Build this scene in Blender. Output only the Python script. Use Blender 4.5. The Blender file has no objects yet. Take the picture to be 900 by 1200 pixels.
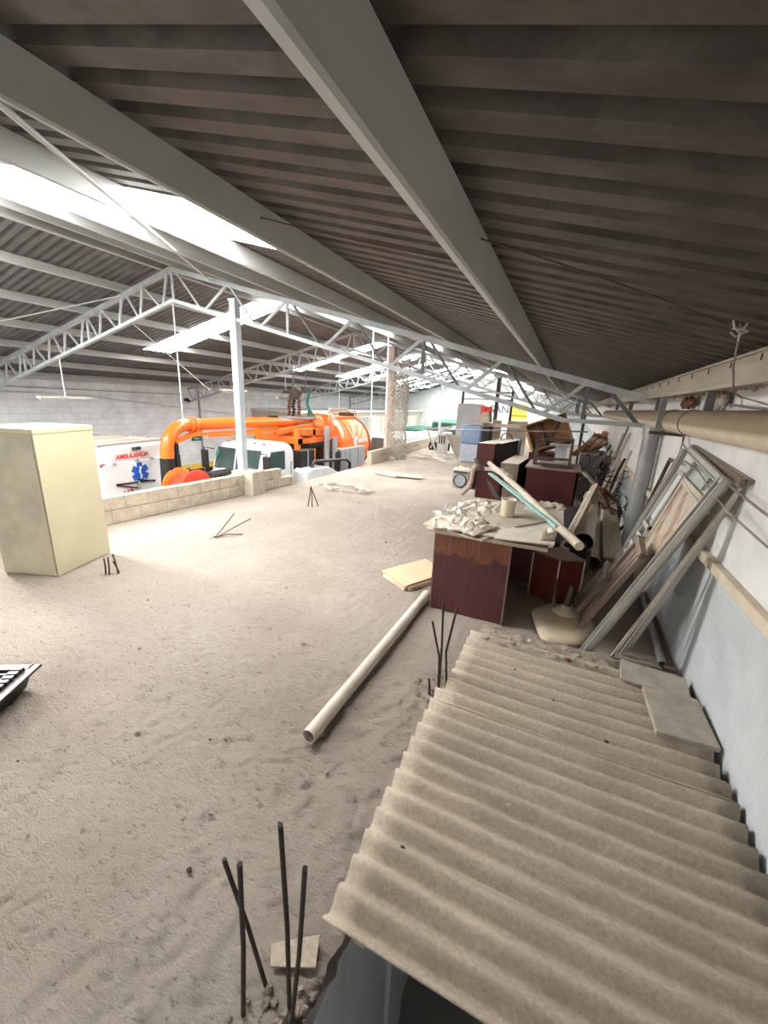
import bpy, math, random
from mathutils import Vector, Matrix, noise
random.seed(7)
SC = bpy.context.scene
COL = SC.collection

# ---------------------------------------------------------------- camera
cd = bpy.data.cameras.new('camera'); cam = bpy.data.objects.new('camera', cd); COL.objects.link(cam)
cd.sensor_fit = 'AUTO'; cd.sensor_width = 36.0; cd.lens = 470.0/1200.0*36.0
cd.clip_start = 0.02; cd.clip_end = 300
def _cam_axes():
    f = 470.0
    d = Vector(((672-450)/f, -(480-600)/f, -1)).normalized()
    n = Vector(((372-450)/f, -(2330-600)/f, -1)).normalized()
    z = -n; z = (z - d*z.dot(d)).normalized(); x = d.cross(z)
    return x, d, z
_x, _d, _z = _cam_axes()
cam.matrix_world = Matrix.Translation((0, 0, 1.8)) @ Matrix((_x, _d, _z)).to_4x4()
SC.camera = cam

# ---------------------------------------------------------------- world, exposure
w = bpy.data.worlds.new('world'); SC.world = w; w.use_nodes = True
bg = w.node_tree.nodes['Background']; bg.inputs[0].default_value = (0.85, 0.93, 1.0, 1); bg.inputs[1].default_value = 1.0
SC.view_settings.view_transform = 'Standard'; SC.view_settings.look = 'None'
SC.view_settings.gamma = 1.0; SC.view_settings.use_curve_mapping = False
SC.view_settings.exposure = 0.1
SKY_STRENGTH = 24.0
try:
    SC.cycles.use_denoising = True
    SC.cycles.max_bounces = 8; SC.cycles.diffuse_bounces = 5
    SC.cycles.sample_clamp_indirect = 6.0
except Exception: pass

# ---------------------------------------------------------------- materials
def nodes(m):
    m.use_nodes = True
    nt = m.node_tree
    return nt, nt.nodes, nt.links, nt.nodes['Principled BSDF']
def mat(name, c1, c2=None, rough=0.7, metal=0.0, scale=6.0, bump=0.0, bscale=None, mixlo=0.35, mixhi=0.65, stretch=(1,1,1), dust=None, dustlo=0.2, dusthi=0.9, dustamt=0.8, spec=0.3, coat=0.0):
    m = bpy.data.materials.new(name); nt, N, L, b = nodes(m)
    b.inputs['Roughness'].default_value = rough; b.inputs['Metallic'].default_value = metal
    b.inputs['Specular IOR Level'].default_value = spec
    if coat: b.inputs['Coat Weight'].default_value = coat
    tc = N.new('ShaderNodeTexCoord'); mp = N.new('ShaderNodeMapping'); mp.inputs['Scale'].default_value = stretch
    L.new(tc.outputs['Object'], mp.inputs['Vector'])
    out = None
    if c2 is None: c2 = tuple(c*0.85 for c in c1)
    nz = N.new('ShaderNodeTexNoise'); nz.inputs['Scale'].default_value = scale; nz.inputs['Detail'].default_value = 8; nz.inputs['Roughness'].default_value = 0.65
    L.new(mp.outputs[0], nz.inputs['Vector'])
    rp = N.new('ShaderNodeValToRGB'); rp.color_ramp.elements[0].position = mixlo; rp.color_ramp.elements[1].position = mixhi
    rp.color_ramp.elements[0].color = (*c1, 1); rp.color_ramp.elements[1].color = (*c2, 1)
    L.new(nz.outputs['Fac'], rp.inputs[0]); out = rp.outputs[0]
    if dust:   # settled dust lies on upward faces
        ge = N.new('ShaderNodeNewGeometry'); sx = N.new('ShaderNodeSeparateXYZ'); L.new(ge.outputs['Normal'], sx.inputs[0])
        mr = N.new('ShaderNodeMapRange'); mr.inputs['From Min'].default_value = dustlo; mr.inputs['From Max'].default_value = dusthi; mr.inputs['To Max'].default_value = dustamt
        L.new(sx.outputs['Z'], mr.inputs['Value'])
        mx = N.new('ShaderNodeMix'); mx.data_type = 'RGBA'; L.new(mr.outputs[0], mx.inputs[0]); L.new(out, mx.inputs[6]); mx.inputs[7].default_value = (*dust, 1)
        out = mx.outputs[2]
    L.new(out, b.inputs['Base Color'])
    if bump:
        n2 = N.new('ShaderNodeTexNoise'); n2.inputs['Scale'].default_value = bscale or scale*4; n2.inputs['Detail'].default_value = 8; n2.inputs['Roughness'].default_value = 0.7
        L.new(mp.outputs[0], n2.inputs['Vector'])
        bp = N.new('ShaderNodeBump'); bp.inputs['Strength'].default_value = 1.0; bp.inputs['Distance'].default_value = bump
        L.new(n2.outputs['Fac'], bp.inputs['Height']); L.new(bp.outputs[0], b.inputs['Normal'])
    return m
def emit(name, c, s):
    m = bpy.data.materials.new(name); nt, N, L, b = nodes(m)
    b.inputs['Base Color'].default_value = (0.8, 0.85, 0.88, 1)
    b.inputs['Emission Color'].default_value = (*c, 1); b.inputs['Emission Strength'].default_value = s
    return m
def glass(name, c, rough=0.08, alpha=1.0):
    m = bpy.data.materials.new(name); nt, N, L, b = nodes(m)
    b.inputs['Base Color'].default_value = (*c, 1); b.inputs['Roughness'].default_value = rough; b.inputs['Alpha'].default_value = alpha
    b.inputs['Specular IOR Level'].default_value = 0.7
    return m
DUST = (0.43, 0.36, 0.29)
M = {}
M['floor_dirt'] = None
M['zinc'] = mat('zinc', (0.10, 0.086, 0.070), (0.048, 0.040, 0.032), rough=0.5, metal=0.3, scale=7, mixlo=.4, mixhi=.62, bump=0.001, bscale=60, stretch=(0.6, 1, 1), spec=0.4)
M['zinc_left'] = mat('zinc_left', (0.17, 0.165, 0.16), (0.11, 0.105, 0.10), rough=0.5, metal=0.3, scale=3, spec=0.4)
M['purlin'] = mat('purlin_paint', (0.50, 0.51, 0.49), (0.42, 0.43, 0.41), rough=0.55, scale=4, stretch=(1, 0.3, 1), metal=0.1)
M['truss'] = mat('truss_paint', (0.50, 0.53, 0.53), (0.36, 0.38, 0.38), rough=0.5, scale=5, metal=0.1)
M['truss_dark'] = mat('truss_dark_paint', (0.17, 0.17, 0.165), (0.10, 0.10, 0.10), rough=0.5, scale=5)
M['eave'] = mat('eave_paint', (0.44, 0.40, 0.33), (0.33, 0.285, 0.225), rough=0.7, scale=3, stretch=(1, .4, 1))
M['post'] = mat('post_paint', (0.52, 0.58, 0.60), (0.44, 0.49, 0.51), rough=0.45, scale=4)
M['block'] = mat('block', (0.52, 0.45, 0.35), (0.36, 0.30, 0.23), rough=0.95, scale=7, bump=0.012, bscale=45)
M['mortar'] = mat('mortar', (0.46, 0.40, 0.32), (0.36, 0.31, 0.25), rough=0.95, scale=10, bump=0.006)
M['concrete'] = mat('concrete', (0.40, 0.36, 0.30), (0.30, 0.26, 0.21), rough=0.95, scale=9, bump=0.006, bscale=40)
M['concrete_rough'] = mat('concrete_rough', (0.45, 0.37, 0.30), (0.20, 0.165, 0.13), rough=1, scale=14, bump=0.03, bscale=24)
M['asbestos'] = None
M['rebar'] = mat('rebar', (0.045, 0.038, 0.033), (0.08, 0.06, 0.045), rough=0.8, metal=0.3, scale=40, bump=0.002, bscale=150)
M['pvc'] = mat('pvc', (0.66, 0.57, 0.45), (0.50, 0.42, 0.32), rough=0.55, scale=5, dust=DUST, dustamt=0.35)
M['pvc_white'] = mat('pvc_white', (0.64, 0.60, 0.52), (0.48, 0.43, 0.35), rough=0.6, scale=5, dust=DUST, dustamt=0.5)
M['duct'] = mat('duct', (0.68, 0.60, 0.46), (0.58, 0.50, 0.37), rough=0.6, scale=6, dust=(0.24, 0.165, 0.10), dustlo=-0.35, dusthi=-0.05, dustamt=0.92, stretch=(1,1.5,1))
M['maroon'] = None
M['maroon_plain'] = mat('maroon_laminate', (0.085, 0.018, 0.016), (0.055, 0.012, 0.012), rough=0.42, scale=3, stretch=(4,4,.6), dust=DUST, dustamt=0.85)
M['redwood'] = mat('redwood', (0.17, 0.035, 0.022), (0.10, 0.02, 0.016), rough=0.4, scale=3, stretch=(5,5,.5), dust=(0.33, 0.27, 0.21), dustamt=0.95)
M['dark'] = mat('dark', (0.02, 0.018, 0.017), (0.035, 0.03, 0.027), rough=0.7, scale=6)
M['darkmetal'] = mat('darkmetal', (0.06, 0.05, 0.045), (0.12, 0.09, 0.07), rough=0.6, scale=8, metal=0.3, dust=DUST, dustamt=0.5)
M['black_plastic'] = mat('black_plastic', (0.018, 0.017, 0.016), (0.03, 0.028, 0.026), rough=0.4, scale=10, dust=DUST, dustamt=0.18)
M['wood_tan'] = mat('wood_tan', (0.60, 0.46, 0.29), (0.50, 0.37, 0.23), rough=0.75, scale=5, stretch=(1,5,1))
M['crate_wood'] = mat('crate_wood', (0.36, 0.19, 0.08), (0.25, 0.125, 0.05), rough=0.7, scale=4, stretch=(1,1,5))
M['wood_grey'] = mat('wood_grey', (0.46, 0.40, 0.32), (0.34, 0.29, 0.22), rough=0.85, scale=5, stretch=(4,.6,4))
M['door_wood'] = mat('door_wood', (0.54, 0.48, 0.39), (0.36, 0.22, 0.13), rough=0.75, scale=3.5, mixlo=.50, mixhi=.60, stretch=(1.2,1.2,.6))
M['brown_panel'] = mat('brown_panel', (0.24, 0.175, 0.14), (0.17, 0.12, 0.095), rough=0.7, scale=5, dust=DUST, dustamt=0.6, stretch=(1,5,1))
M['alu'] = mat('aluminium', (0.50, 0.49, 0.44), (0.40, 0.39, 0.35), rough=0.4, metal=0.35, scale=6, dust=DUST, dustamt=0.4)
M['cream_steel'] = mat('cream_steel', (0.47, 0.425, 0.28), (0.44, 0.395, 0.26), rough=0.4, scale=3, bump=0.001, bscale=5, spec=0.4)
M['cream_grime'] = mat('cream_grime', (0.42, 0.38, 0.27), (0.22, 0.20, 0.155), rough=0.35, scale=2.2, mixlo=.4, mixhi=.75, spec=0.5)
M['cream_plastic'] = mat('cream_plastic', (0.60, 0.50, 0.36), (0.46, 0.37, 0.26), rough=0.6, scale=5)
M['pail'] = mat('pail_plastic', (0.72, 0.65, 0.50), (0.62, 0.54, 0.40), rough=0.6, scale=4)
M['sack'] = mat('sack', (0.62, 0.56, 0.46), (0.48, 0.42, 0.33), rough=0.9, scale=7, bump=0.006, bscale=20)
M['paper'] = mat('paper', (0.70, 0.64, 0.54), (0.56, 0.50, 0.41), rough=0.9, scale=7)
M['board_dusty'] = mat('board_dusty', (0.50, 0.43, 0.34), (0.38, 0.32, 0.25), rough=0.9, scale=6, bump=.002)
M['grey_cab'] = mat('grey_cabinet', (0.27, 0.22, 0.17), (0.19, 0.15, 0.115), rough=0.6, scale=5, dust=(0.5,0.43,0.35), dustamt=0.9)
M['turq'] = mat('turquoise', (0.33, 0.58, 0.53), (0.27, 0.47, 0.43), rough=0.5, scale=7)
M['pinkpipe'] = mat('pink_clay', (0.50, 0.38, 0.30), (0.38, 0.28, 0.22), rough=0.8, scale=8)
M['white_paint'] = mat('white_paint', (0.74, 0.75, 0.74), (0.66, 0.67, 0.66), rough=0.4, scale=3, coat=0.3)
M['dirty_white'] = mat('dirty_white', (0.50, 0.48, 0.44), (0.40, 0.385, 0.36), rough=0.7, scale=5, dust=(0.46,0.42,0.37), dustamt=.6)
M['roof_dusty'] = mat('dusty_roof', (0.42, 0.37, 0.30), (0.33, 0.29, 0.24), rough=0.9, scale=3)
M['orange'] = mat('orange', (0.90, 0.17, 0.015), (0.80, 0.14, 0.012), rough=0.35, scale=3, coat=0.4, spec=.4)
M['orange_dusty'] = mat('orange_dusty', (0.80, 0.18, 0.03), (0.55, 0.15, 0.04), rough=0.5, scale=6)
M['red'] = mat('red', (0.75, 0.05, 0.02), (0.62, 0.04, 0.02), rough=0.45, scale=5)
M['redtext'] = mat('red_letters', (0.62, 0.03, 0.03), rough=0.5)
M['bluestar'] = mat('blue_star', (0.015, 0.10, 0.48), rough=0.45)
M['green'] = mat('green', (0.02, 0.20, 0.13), (0.015, 0.14, 0.10), rough=0.4)
M['yellow'] = mat('yellow', (0.85, 0.62, 0.10), (0.80, 0.55, 0.07), rough=0.6)
M['navytext'] = mat('navy_letters', (0.16, 0.17, 0.22), rough=0.6)
M['galv'] = mat('galvanised', (0.50, 0.52, 0.52), (0.34, 0.36, 0.36), rough=0.4, metal=0.4, scale=4, stretch=(1,4,.5))
M['steelpipe'] = mat('steel_grey', (0.34, 0.345, 0.34), (0.25, 0.25, 0.25), rough=0.4, metal=0.4, scale=5)
M['rubber'] = mat('rubber', (0.012, 0.012, 0.012), (0.02, 0.02, 0.02), rough=0.5, scale=20)
M['windshield'] = glass('windshield', (0.045, 0.075, 0.07), 0.06)
M['pane'] = glass('pane_green', (0.30, 0.34, 0.29), 0.25)
M['rust'] = mat('rust', (0.20, 0.085, 0.045), (0.12, 0.05, 0.03), rough=0.9, scale=12, bump=.005)
M['mesh_column'] = mat('column_brick', (0.58, 0.46, 0.39), (0.46, 0.33, 0.26), rough=0.9, scale=6)
M['wire_mesh'] = mat('wire_mesh', (0.55, 0.50, 0.43), (0.40, 0.35, 0.29), rough=0.7, scale=10)
M['cable'] = mat('cable_grey', (0.22, 0.19, 0.16), (0.30, 0.26, 0.22), rough=0.7)
M['cable_white'] = mat('cable_white', (0.62, 0.62, 0.60), rough=0.6)
M['cable_red'] = mat('cable_red', (0.12, 0.05, 0.04), rough=0.6)
M['bluepanel'] = mat('blue_panel', (0.25, 0.33, 0.47), (0.20, 0.27, 0.40), rough=0.6, scale=9, bump=.01, bscale=14)
M['greypanel'] = mat('grey_panel', (0.43, 0.46, 0.50), (0.34, 0.37, 0.42), rough=0.7, scale=9)
M['whiteboard'] = mat('pale_board', (0.56, 0.58, 0.61), (0.50, 0.52, 0.55), rough=0.6, scale=3)
M['office'] = mat('office_cream', (0.66, 0.62, 0.52), (0.56, 0.52, 0.43), rough=0.8, scale=3)
M['office_door'] = mat('office_white', (0.70, 0.70, 0.66), (0.60, 0.60, 0.56), rough=0.6)
M['wood_raw'] = mat('wood_raw', (0.66, 0.57, 0.44), (0.52, 0.43, 0.31), rough=0.8, scale=5)
M['shaft'] = mat('shaft_blue', (0.72, 0.75, 0.76), (0.62, 0.65, 0.66), rough=0.7, scale=2.5, bump=.002)
M['flaky'] = mat('flaky', (0.58, 0.53, 0.46), (0.30, 0.22, 0.16), rough=0.95, scale=18, bump=0.01)

def make_floor_mat():
    m = bpy.data.materials.new('dusty_floor'); nt, N, L, b = nodes(m)
    b.inputs['Roughness'].default_value = 0.95; b.inputs['Specular IOR Level'].default_value = 0.15
    tc = N.new('ShaderNodeTexCoord')
    mp = N.new('ShaderNodeMapping'); mp.inputs['Rotation'].default_value = (0, 0, math.radians(-35)); mp.inputs['Scale'].default_value = (0.7, 1.6, 1)
    L.new(tc.outputs['Object'], mp.inputs['Vector'])
    a = N.new('ShaderNodeTexNoise'); a.inputs['Scale'].default_value = 0.9; a.inputs['Detail'].default_value = 9; a.inputs['Roughness'].default_value = 0.6
    L.new(tc.outputs['Object'], a.inputs['Vector'])
    r = N.new('ShaderNodeValToRGB'); e = r.color_ramp.elements
    e[0].position = 0.30; e[0].color = (0.44, 0.365, 0.30, 1); e[1].position = 0.70; e[1].color = (0.61, 0.53, 0.45, 1)
    k = e.new(0.5); k.color = (0.53, 0.45, 0.375, 1)
    L.new(a.outputs['Fac'], r.inputs[0])
    f = N.new('ShaderNodeTexNoise'); f.inputs['Scale'].default_value = 26; f.inputs['Detail'].default_value = 10; f.inputs['Roughness'].default_value = 0.8
    L.new(mp.outputs[0], f.inputs['Vector'])
    r2 = N.new('ShaderNodeValToRGB'); r2.color_ramp.elements[0].position = 0.33; r2.color_ramp.elements[0].color = (0.36, 0.32, 0.29, 1); r2.color_ramp.elements[1].position = 0.45; r2.color_ramp.elements[1].color = (1, 1, 1, 1)
    L.new(f.outputs['Fac'], r2.inputs[0])
    mx = N.new('ShaderNodeMix'); mx.data_type = 'RGBA'; mx.blend_type = 'MULTIPLY'; mx.inputs[0].default_value = 1
    L.new(r.outputs[0], mx.inputs[6]); L.new(r2.outputs[0], mx.inputs[7]); L.new(mx.outputs[2], b.inputs['Base Color'])
    g = N.new('ShaderNodeTexNoise'); g.inputs['Scale'].default_value = 80; g.inputs['Detail'].default_value = 8; g.inputs['Roughness'].default_value = 0.7
    L.new(mp.outputs[0], g.inputs['Vector'])
    ad = N.new('ShaderNodeMath'); ad.operation = 'ADD'; L.new(f.outputs['Fac'], ad.inputs[0]); L.new(g.outputs['Fac'], ad.inputs[1])
    bp = N.new('ShaderNodeBump'); bp.inputs['Strength'].default_value = 1.0; bp.inputs['Distance'].default_value = 0.04
    L.new(ad.outputs[0], bp.inputs['Height']); L.new(bp.outputs[0], b.inputs['Normal'])
    return m
M['floor_dirt'] = make_floor_mat()

def make_asbestos():
    m = bpy.data.materials.new('fibre_cement'); nt, N, L, b = nodes(m)
    b.inputs['Roughness'].default_value = 0.95; b.inputs['Specular IOR Level'].default_value = 0.15
    tc = N.new('ShaderNodeTexCoord'); mp = N.new('ShaderNodeMapping'); mp.inputs['Scale'].default_value = (0.7, 1.6, 1)
    L.new(tc.outputs['Object'], mp.inputs['Vector'])
    a = N.new('ShaderNodeTexNoise'); a.inputs['Scale'].default_value = 3; a.inputs['Detail'].default_value = 9; a.inputs['Roughness'].default_value = 0.7
    L.new(mp.outputs[0], a.inputs['Vector'])
    r = N.new('ShaderNodeValToRGB'); e = r.color_ramp.elements
    e[0].position = 0.3; e[0].color = (0.34, 0.285, 0.225, 1); e[1].position = 0.72; e[1].color = (0.52, 0.445, 0.355, 1)
    L.new(a.outputs['Fac'], r.inputs[0])
    f = N.new('ShaderNodeTexNoise'); f.inputs['Scale'].default_value = 60; f.inputs['Detail'].default_value = 6; f.inputs['Roughness'].default_value = 0.8
    L.new(tc.outputs['Object'], f.inputs['Vector'])
    r2 = N.new('ShaderNodeValToRGB'); r2.color_ramp.elements[0].position = 0.3; r2.color_ramp.elements[0].color = (.7, .68, .66, 1); r2.color_ramp.elements[1].position = .6; r2.color_ramp.elements[1].color = (1, 1, 1, 1)
    L.new(f.outputs['Fac'], r2.inputs[0])
    mx = N.new('ShaderNodeMix'); mx.data_type = 'RGBA'; mx.blend_type = 'MULTIPLY'; mx.inputs[0].default_value = 1
    L.new(r.outputs[0], mx.inputs[6]); L.new(r2.outputs[0], mx.inputs[7]); L.new(mx.outputs[2], b.inputs['Base Color'])
    bp = N.new('ShaderNodeBump'); bp.inputs['Distance'].default_value = 0.003; L.new(f.outputs['Fac'], bp.inputs['Height']); L.new(bp.outputs[0], b.inputs['Normal'])
    return m
M['asbestos'] = make_asbestos()

def make_maroon_panel():   # varnish worn to orange wood along a ragged upper band
    m = bpy.data.materials.new('worn_maroon'); nt, N, L, b = nodes(m)
    b.inputs['Roughness'].default_value = 0.55
    tc = N.new('ShaderNodeTexCoord'); sp = N.new('ShaderNodeSeparateXYZ'); L.new(tc.outputs['Object'], sp.inputs[0])
    n = N.new('ShaderNodeTexNoise'); n.inputs['Scale'].default_value = 9; n.inputs['Detail'].default_value = 6; L.new(tc.outputs['Object'], n.inputs['Vector'])
    ma = N.new('ShaderNodeMath'); ma.operation = 'MULTIPLY_ADD'; ma.inputs[1].default_value = 0.28; L.new(n.outputs['Fac'], ma.inputs[0]); L.new(sp.outputs['Z'], ma.inputs[2])
    r = N.new('ShaderNodeValToRGB'); r.color_ramp.elements[0].position = 0.66; r.color_ramp.elements[0].color = (0.08, 0.019, 0.019, 1)
    r.color_ramp.elements[1].position = 0.70; r.color_ramp.elements[1].color = (0.20, 0.068, 0.032, 1)
    L.new(ma.outputs[0], r.inputs[0])
    mp = N.new('ShaderNodeMapping'); mp.inputs['Scale'].default_value = (18, 18, 1); L.new(tc.outputs['Object'], mp.inputs['Vector'])
    g = N.new('ShaderNodeTexNoise'); g.inputs['Scale'].default_value = 4; g.inputs['Detail'].default_value = 8; L.new(mp.outputs[0], g.inputs['Vector'])
    r2 = N.new('ShaderNodeValToRGB'); r2.color_ramp.elements[0].position = .3; r2.color_ramp.elements[0].color = (.55, .55, .55, 1); r2.color_ramp.elements[1].position = .7; r2.color_ramp.elements[1].color = (1.25, 1.2, 1.2, 1)
    L.new(g.outputs['Fac'], r2.inputs[0])
    mx = N.new('ShaderNodeMix'); mx.data_type = 'RGBA'; mx.blend_type = 'MULTIPLY'; mx.inputs[0].default_value = 1
    L.new(r.outputs[0], mx.inputs[6]); L.new(r2.outputs[0], mx.inputs[7]); L.new(mx.outputs[2], b.inputs['Base Color'])
    return m
M['maroon'] = make_maroon_panel()

def make_block_wall(name, upper, lower=None, split=0.86, bw=0.4, bh=0.2, mort=0.8, axis='Y', flake=None, relief=1.0):
    """painted block wall; courses run along the wall, joints in relief"""
    m = bpy.data.materials.new(name); nt, N, L, b = nodes(m)
    b.inputs['Roughness'].default_value = 0.8; b.inputs['Specular IOR Level'].default_value = 0.2
    tc = N.new('ShaderNodeTexCoord'); sp = N.new('ShaderNodeSeparateXYZ'); L.new(tc.outputs['Object'], sp.inputs[0])
    cb = N.new('ShaderNodeCombineXYZ'); L.new(sp.outputs[axis], cb.inputs[0]); L.new(sp.outputs['Z'], cb.inputs[1])
    br = N.new('ShaderNodeTexBrick'); br.inputs['Scale'].default_value = 1; br.inputs['Brick Width'].default_value = bw; br.inputs['Row Height'].default_value = bh
    br.inputs['Mortar Size'].default_value = 0.008; br.inputs['Color1'].default_value = (1,1,1,1); br.inputs['Color2'].default_value = (.93,.93,.93,1); br.inputs['Mortar'].default_value = (mort, mort, mort, 1)
    L.new(cb.outputs[0], br.inputs['Vector'])
    n = N.new('ShaderNodeTexNoise'); n.inputs['Scale'].default_value = 2.2; n.inputs['Detail'].default_value = 9; n.inputs['Roughness'].default_value = 0.65; L.new(tc.outputs['Object'], n.inputs['Vector'])
    r = N.new('ShaderNodeValToRGB'); e = r.color_ramp.elements; e[0].position = .3; e[0].color = (*[c*.8 for c in upper], 1); e[1].position = .6; e[1].color = (*upper, 1)
    L.new(n.outputs['Fac'], r.inputs[0]); out = r.outputs[0]
    if lower:
        mr = N.new('ShaderNodeMath'); mr.operation = 'LESS_THAN'; mr.inputs[1].default_value = split; L.new(sp.outputs['Z'], mr.inputs[0])
        rl = N.new('ShaderNodeValToRGB'); el = rl.color_ramp.elements; el[0].position = .3; el[0].color = (*[c*.78 for c in lower], 1); el[1].position = .65; el[1].color = (*lower, 1)
        L.new(n.outputs['Fac'], rl.inputs[0])
        mx = N.new('ShaderNodeMix'); mx.data_type = 'RGBA'; L.new(mr.outputs[0], mx.inputs[0]); L.new(out, mx.inputs[6]); L.new(rl.outputs[0], mx.inputs[7]); out = mx.outputs[2]
    if flake:   # peeled patches showing plaster
        n3 = N.new('ShaderNodeTexNoise'); n3.inputs['Scale'].default_value = 5; n3.inputs['Detail'].default_value = 10; n3.inputs['Roughness'].default_value = .7; L.new(tc.outputs['Object'], n3.inputs['Vector'])
        r3 = N.new('ShaderNodeValToRGB'); r3.color_ramp.elements[0].position = .66; r3.color_ramp.elements[0].color = (0,0,0,1); r3.color_ramp.elements[1].position = .70; r3.color_ramp.elements[1].color = (1,1,1,1)
        L.new(n3.outputs['Fac'], r3.inputs[0])
        m3 = N.new('ShaderNodeMix'); m3.data_type = 'RGBA'; L.new(r3.outputs[0], m3.inputs[0]); L.new(out, m3.inputs[6]); m3.inputs[7].default_value = (*flake, 1); out = m3.outputs[2]
    m2 = N.new('ShaderNodeMix'); m2.data_type = 'RGBA'; m2.blend_type = 'MULTIPLY'; m2.inputs[0].default_value = 1
    L.new(out, m2.inputs[6]); L.new(br.outputs['Color'], m2.inputs[7]); L.new(m2.outputs[2], b.inputs['Base Color'])
    sc = N.new('ShaderNodeMath'); sc.operation = 'MULTIPLY_ADD'; sc.inputs[1].default_value = 0.35; L.new(n.outputs['Fac'], sc.inputs[0]); 
    inv = N.new('ShaderNodeMath'); inv.operation = 'SUBTRACT'; inv.inputs[0].default_value = 1; L.new(br.outputs['Fac'], inv.inputs[1]); L.new(inv.outputs[0], sc.inputs[2])
    bp = N.new('ShaderNodeBump'); bp.inputs['Distance'].default_value = 0.008*relief; bp.inputs['Strength'].default_value = .7; L.new(sc.outputs[0], bp.inputs['Height']); L.new(bp.outputs[0], b.inputs['Normal'])
    return m
M['wall_right'] = make_block_wall('wall_right_paint', (0.86, 0.855, 0.83), (0.56, 0.585, 0.59), 0.86, mort=.985, flake=(0.66, 0.63, 0.57), relief=.3)
M['wall_left'] = make_block_wall('wall_left_paint', (0.82, 0.845, 0.85), None, mort=.82)
M['wall_far'] = make_block_wall('wall_far_paint', (0.80, 0.81, 0.80), None, mort=.95, axis='X')
M['ground'] = mat('ground_concrete', (0.34, 0.33, 0.31), (0.26, 0.25, 0.235), rough=.9, scale=2)
M['skylight'] = emit('skylight_sheet', (1.0, 0.99, 0.975), SKY_STRENGTH*.85)
M['skylight_far'] = emit('skylight_sheet_dimmed', (1.0, 0.99, 0.975), SKY_STRENGTH*.6)  # same sheet, glow turned down so the far end stays balanced
M['skylight_near'] = emit('skylight_sheet_boosted', (1.0, 0.99, 0.975), SKY_STRENGTH*1.25)  # same sheet, glow turned up to brighten the foreground
M['skylight_back'] = emit('skylight_sheet_back_fill', (1.0, 0.99, 0.975), SKY_STRENGTH*.9)  # unseen strip behind the camera, glow set as foreground fill
M['skylight_side'] = emit('skylight_sheet_side_fill', (1.0, 0.99, 0.975), SKY_STRENGTH*3.2)  # unseen left-slope strip, glow boosted to rake light over the near floor

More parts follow.
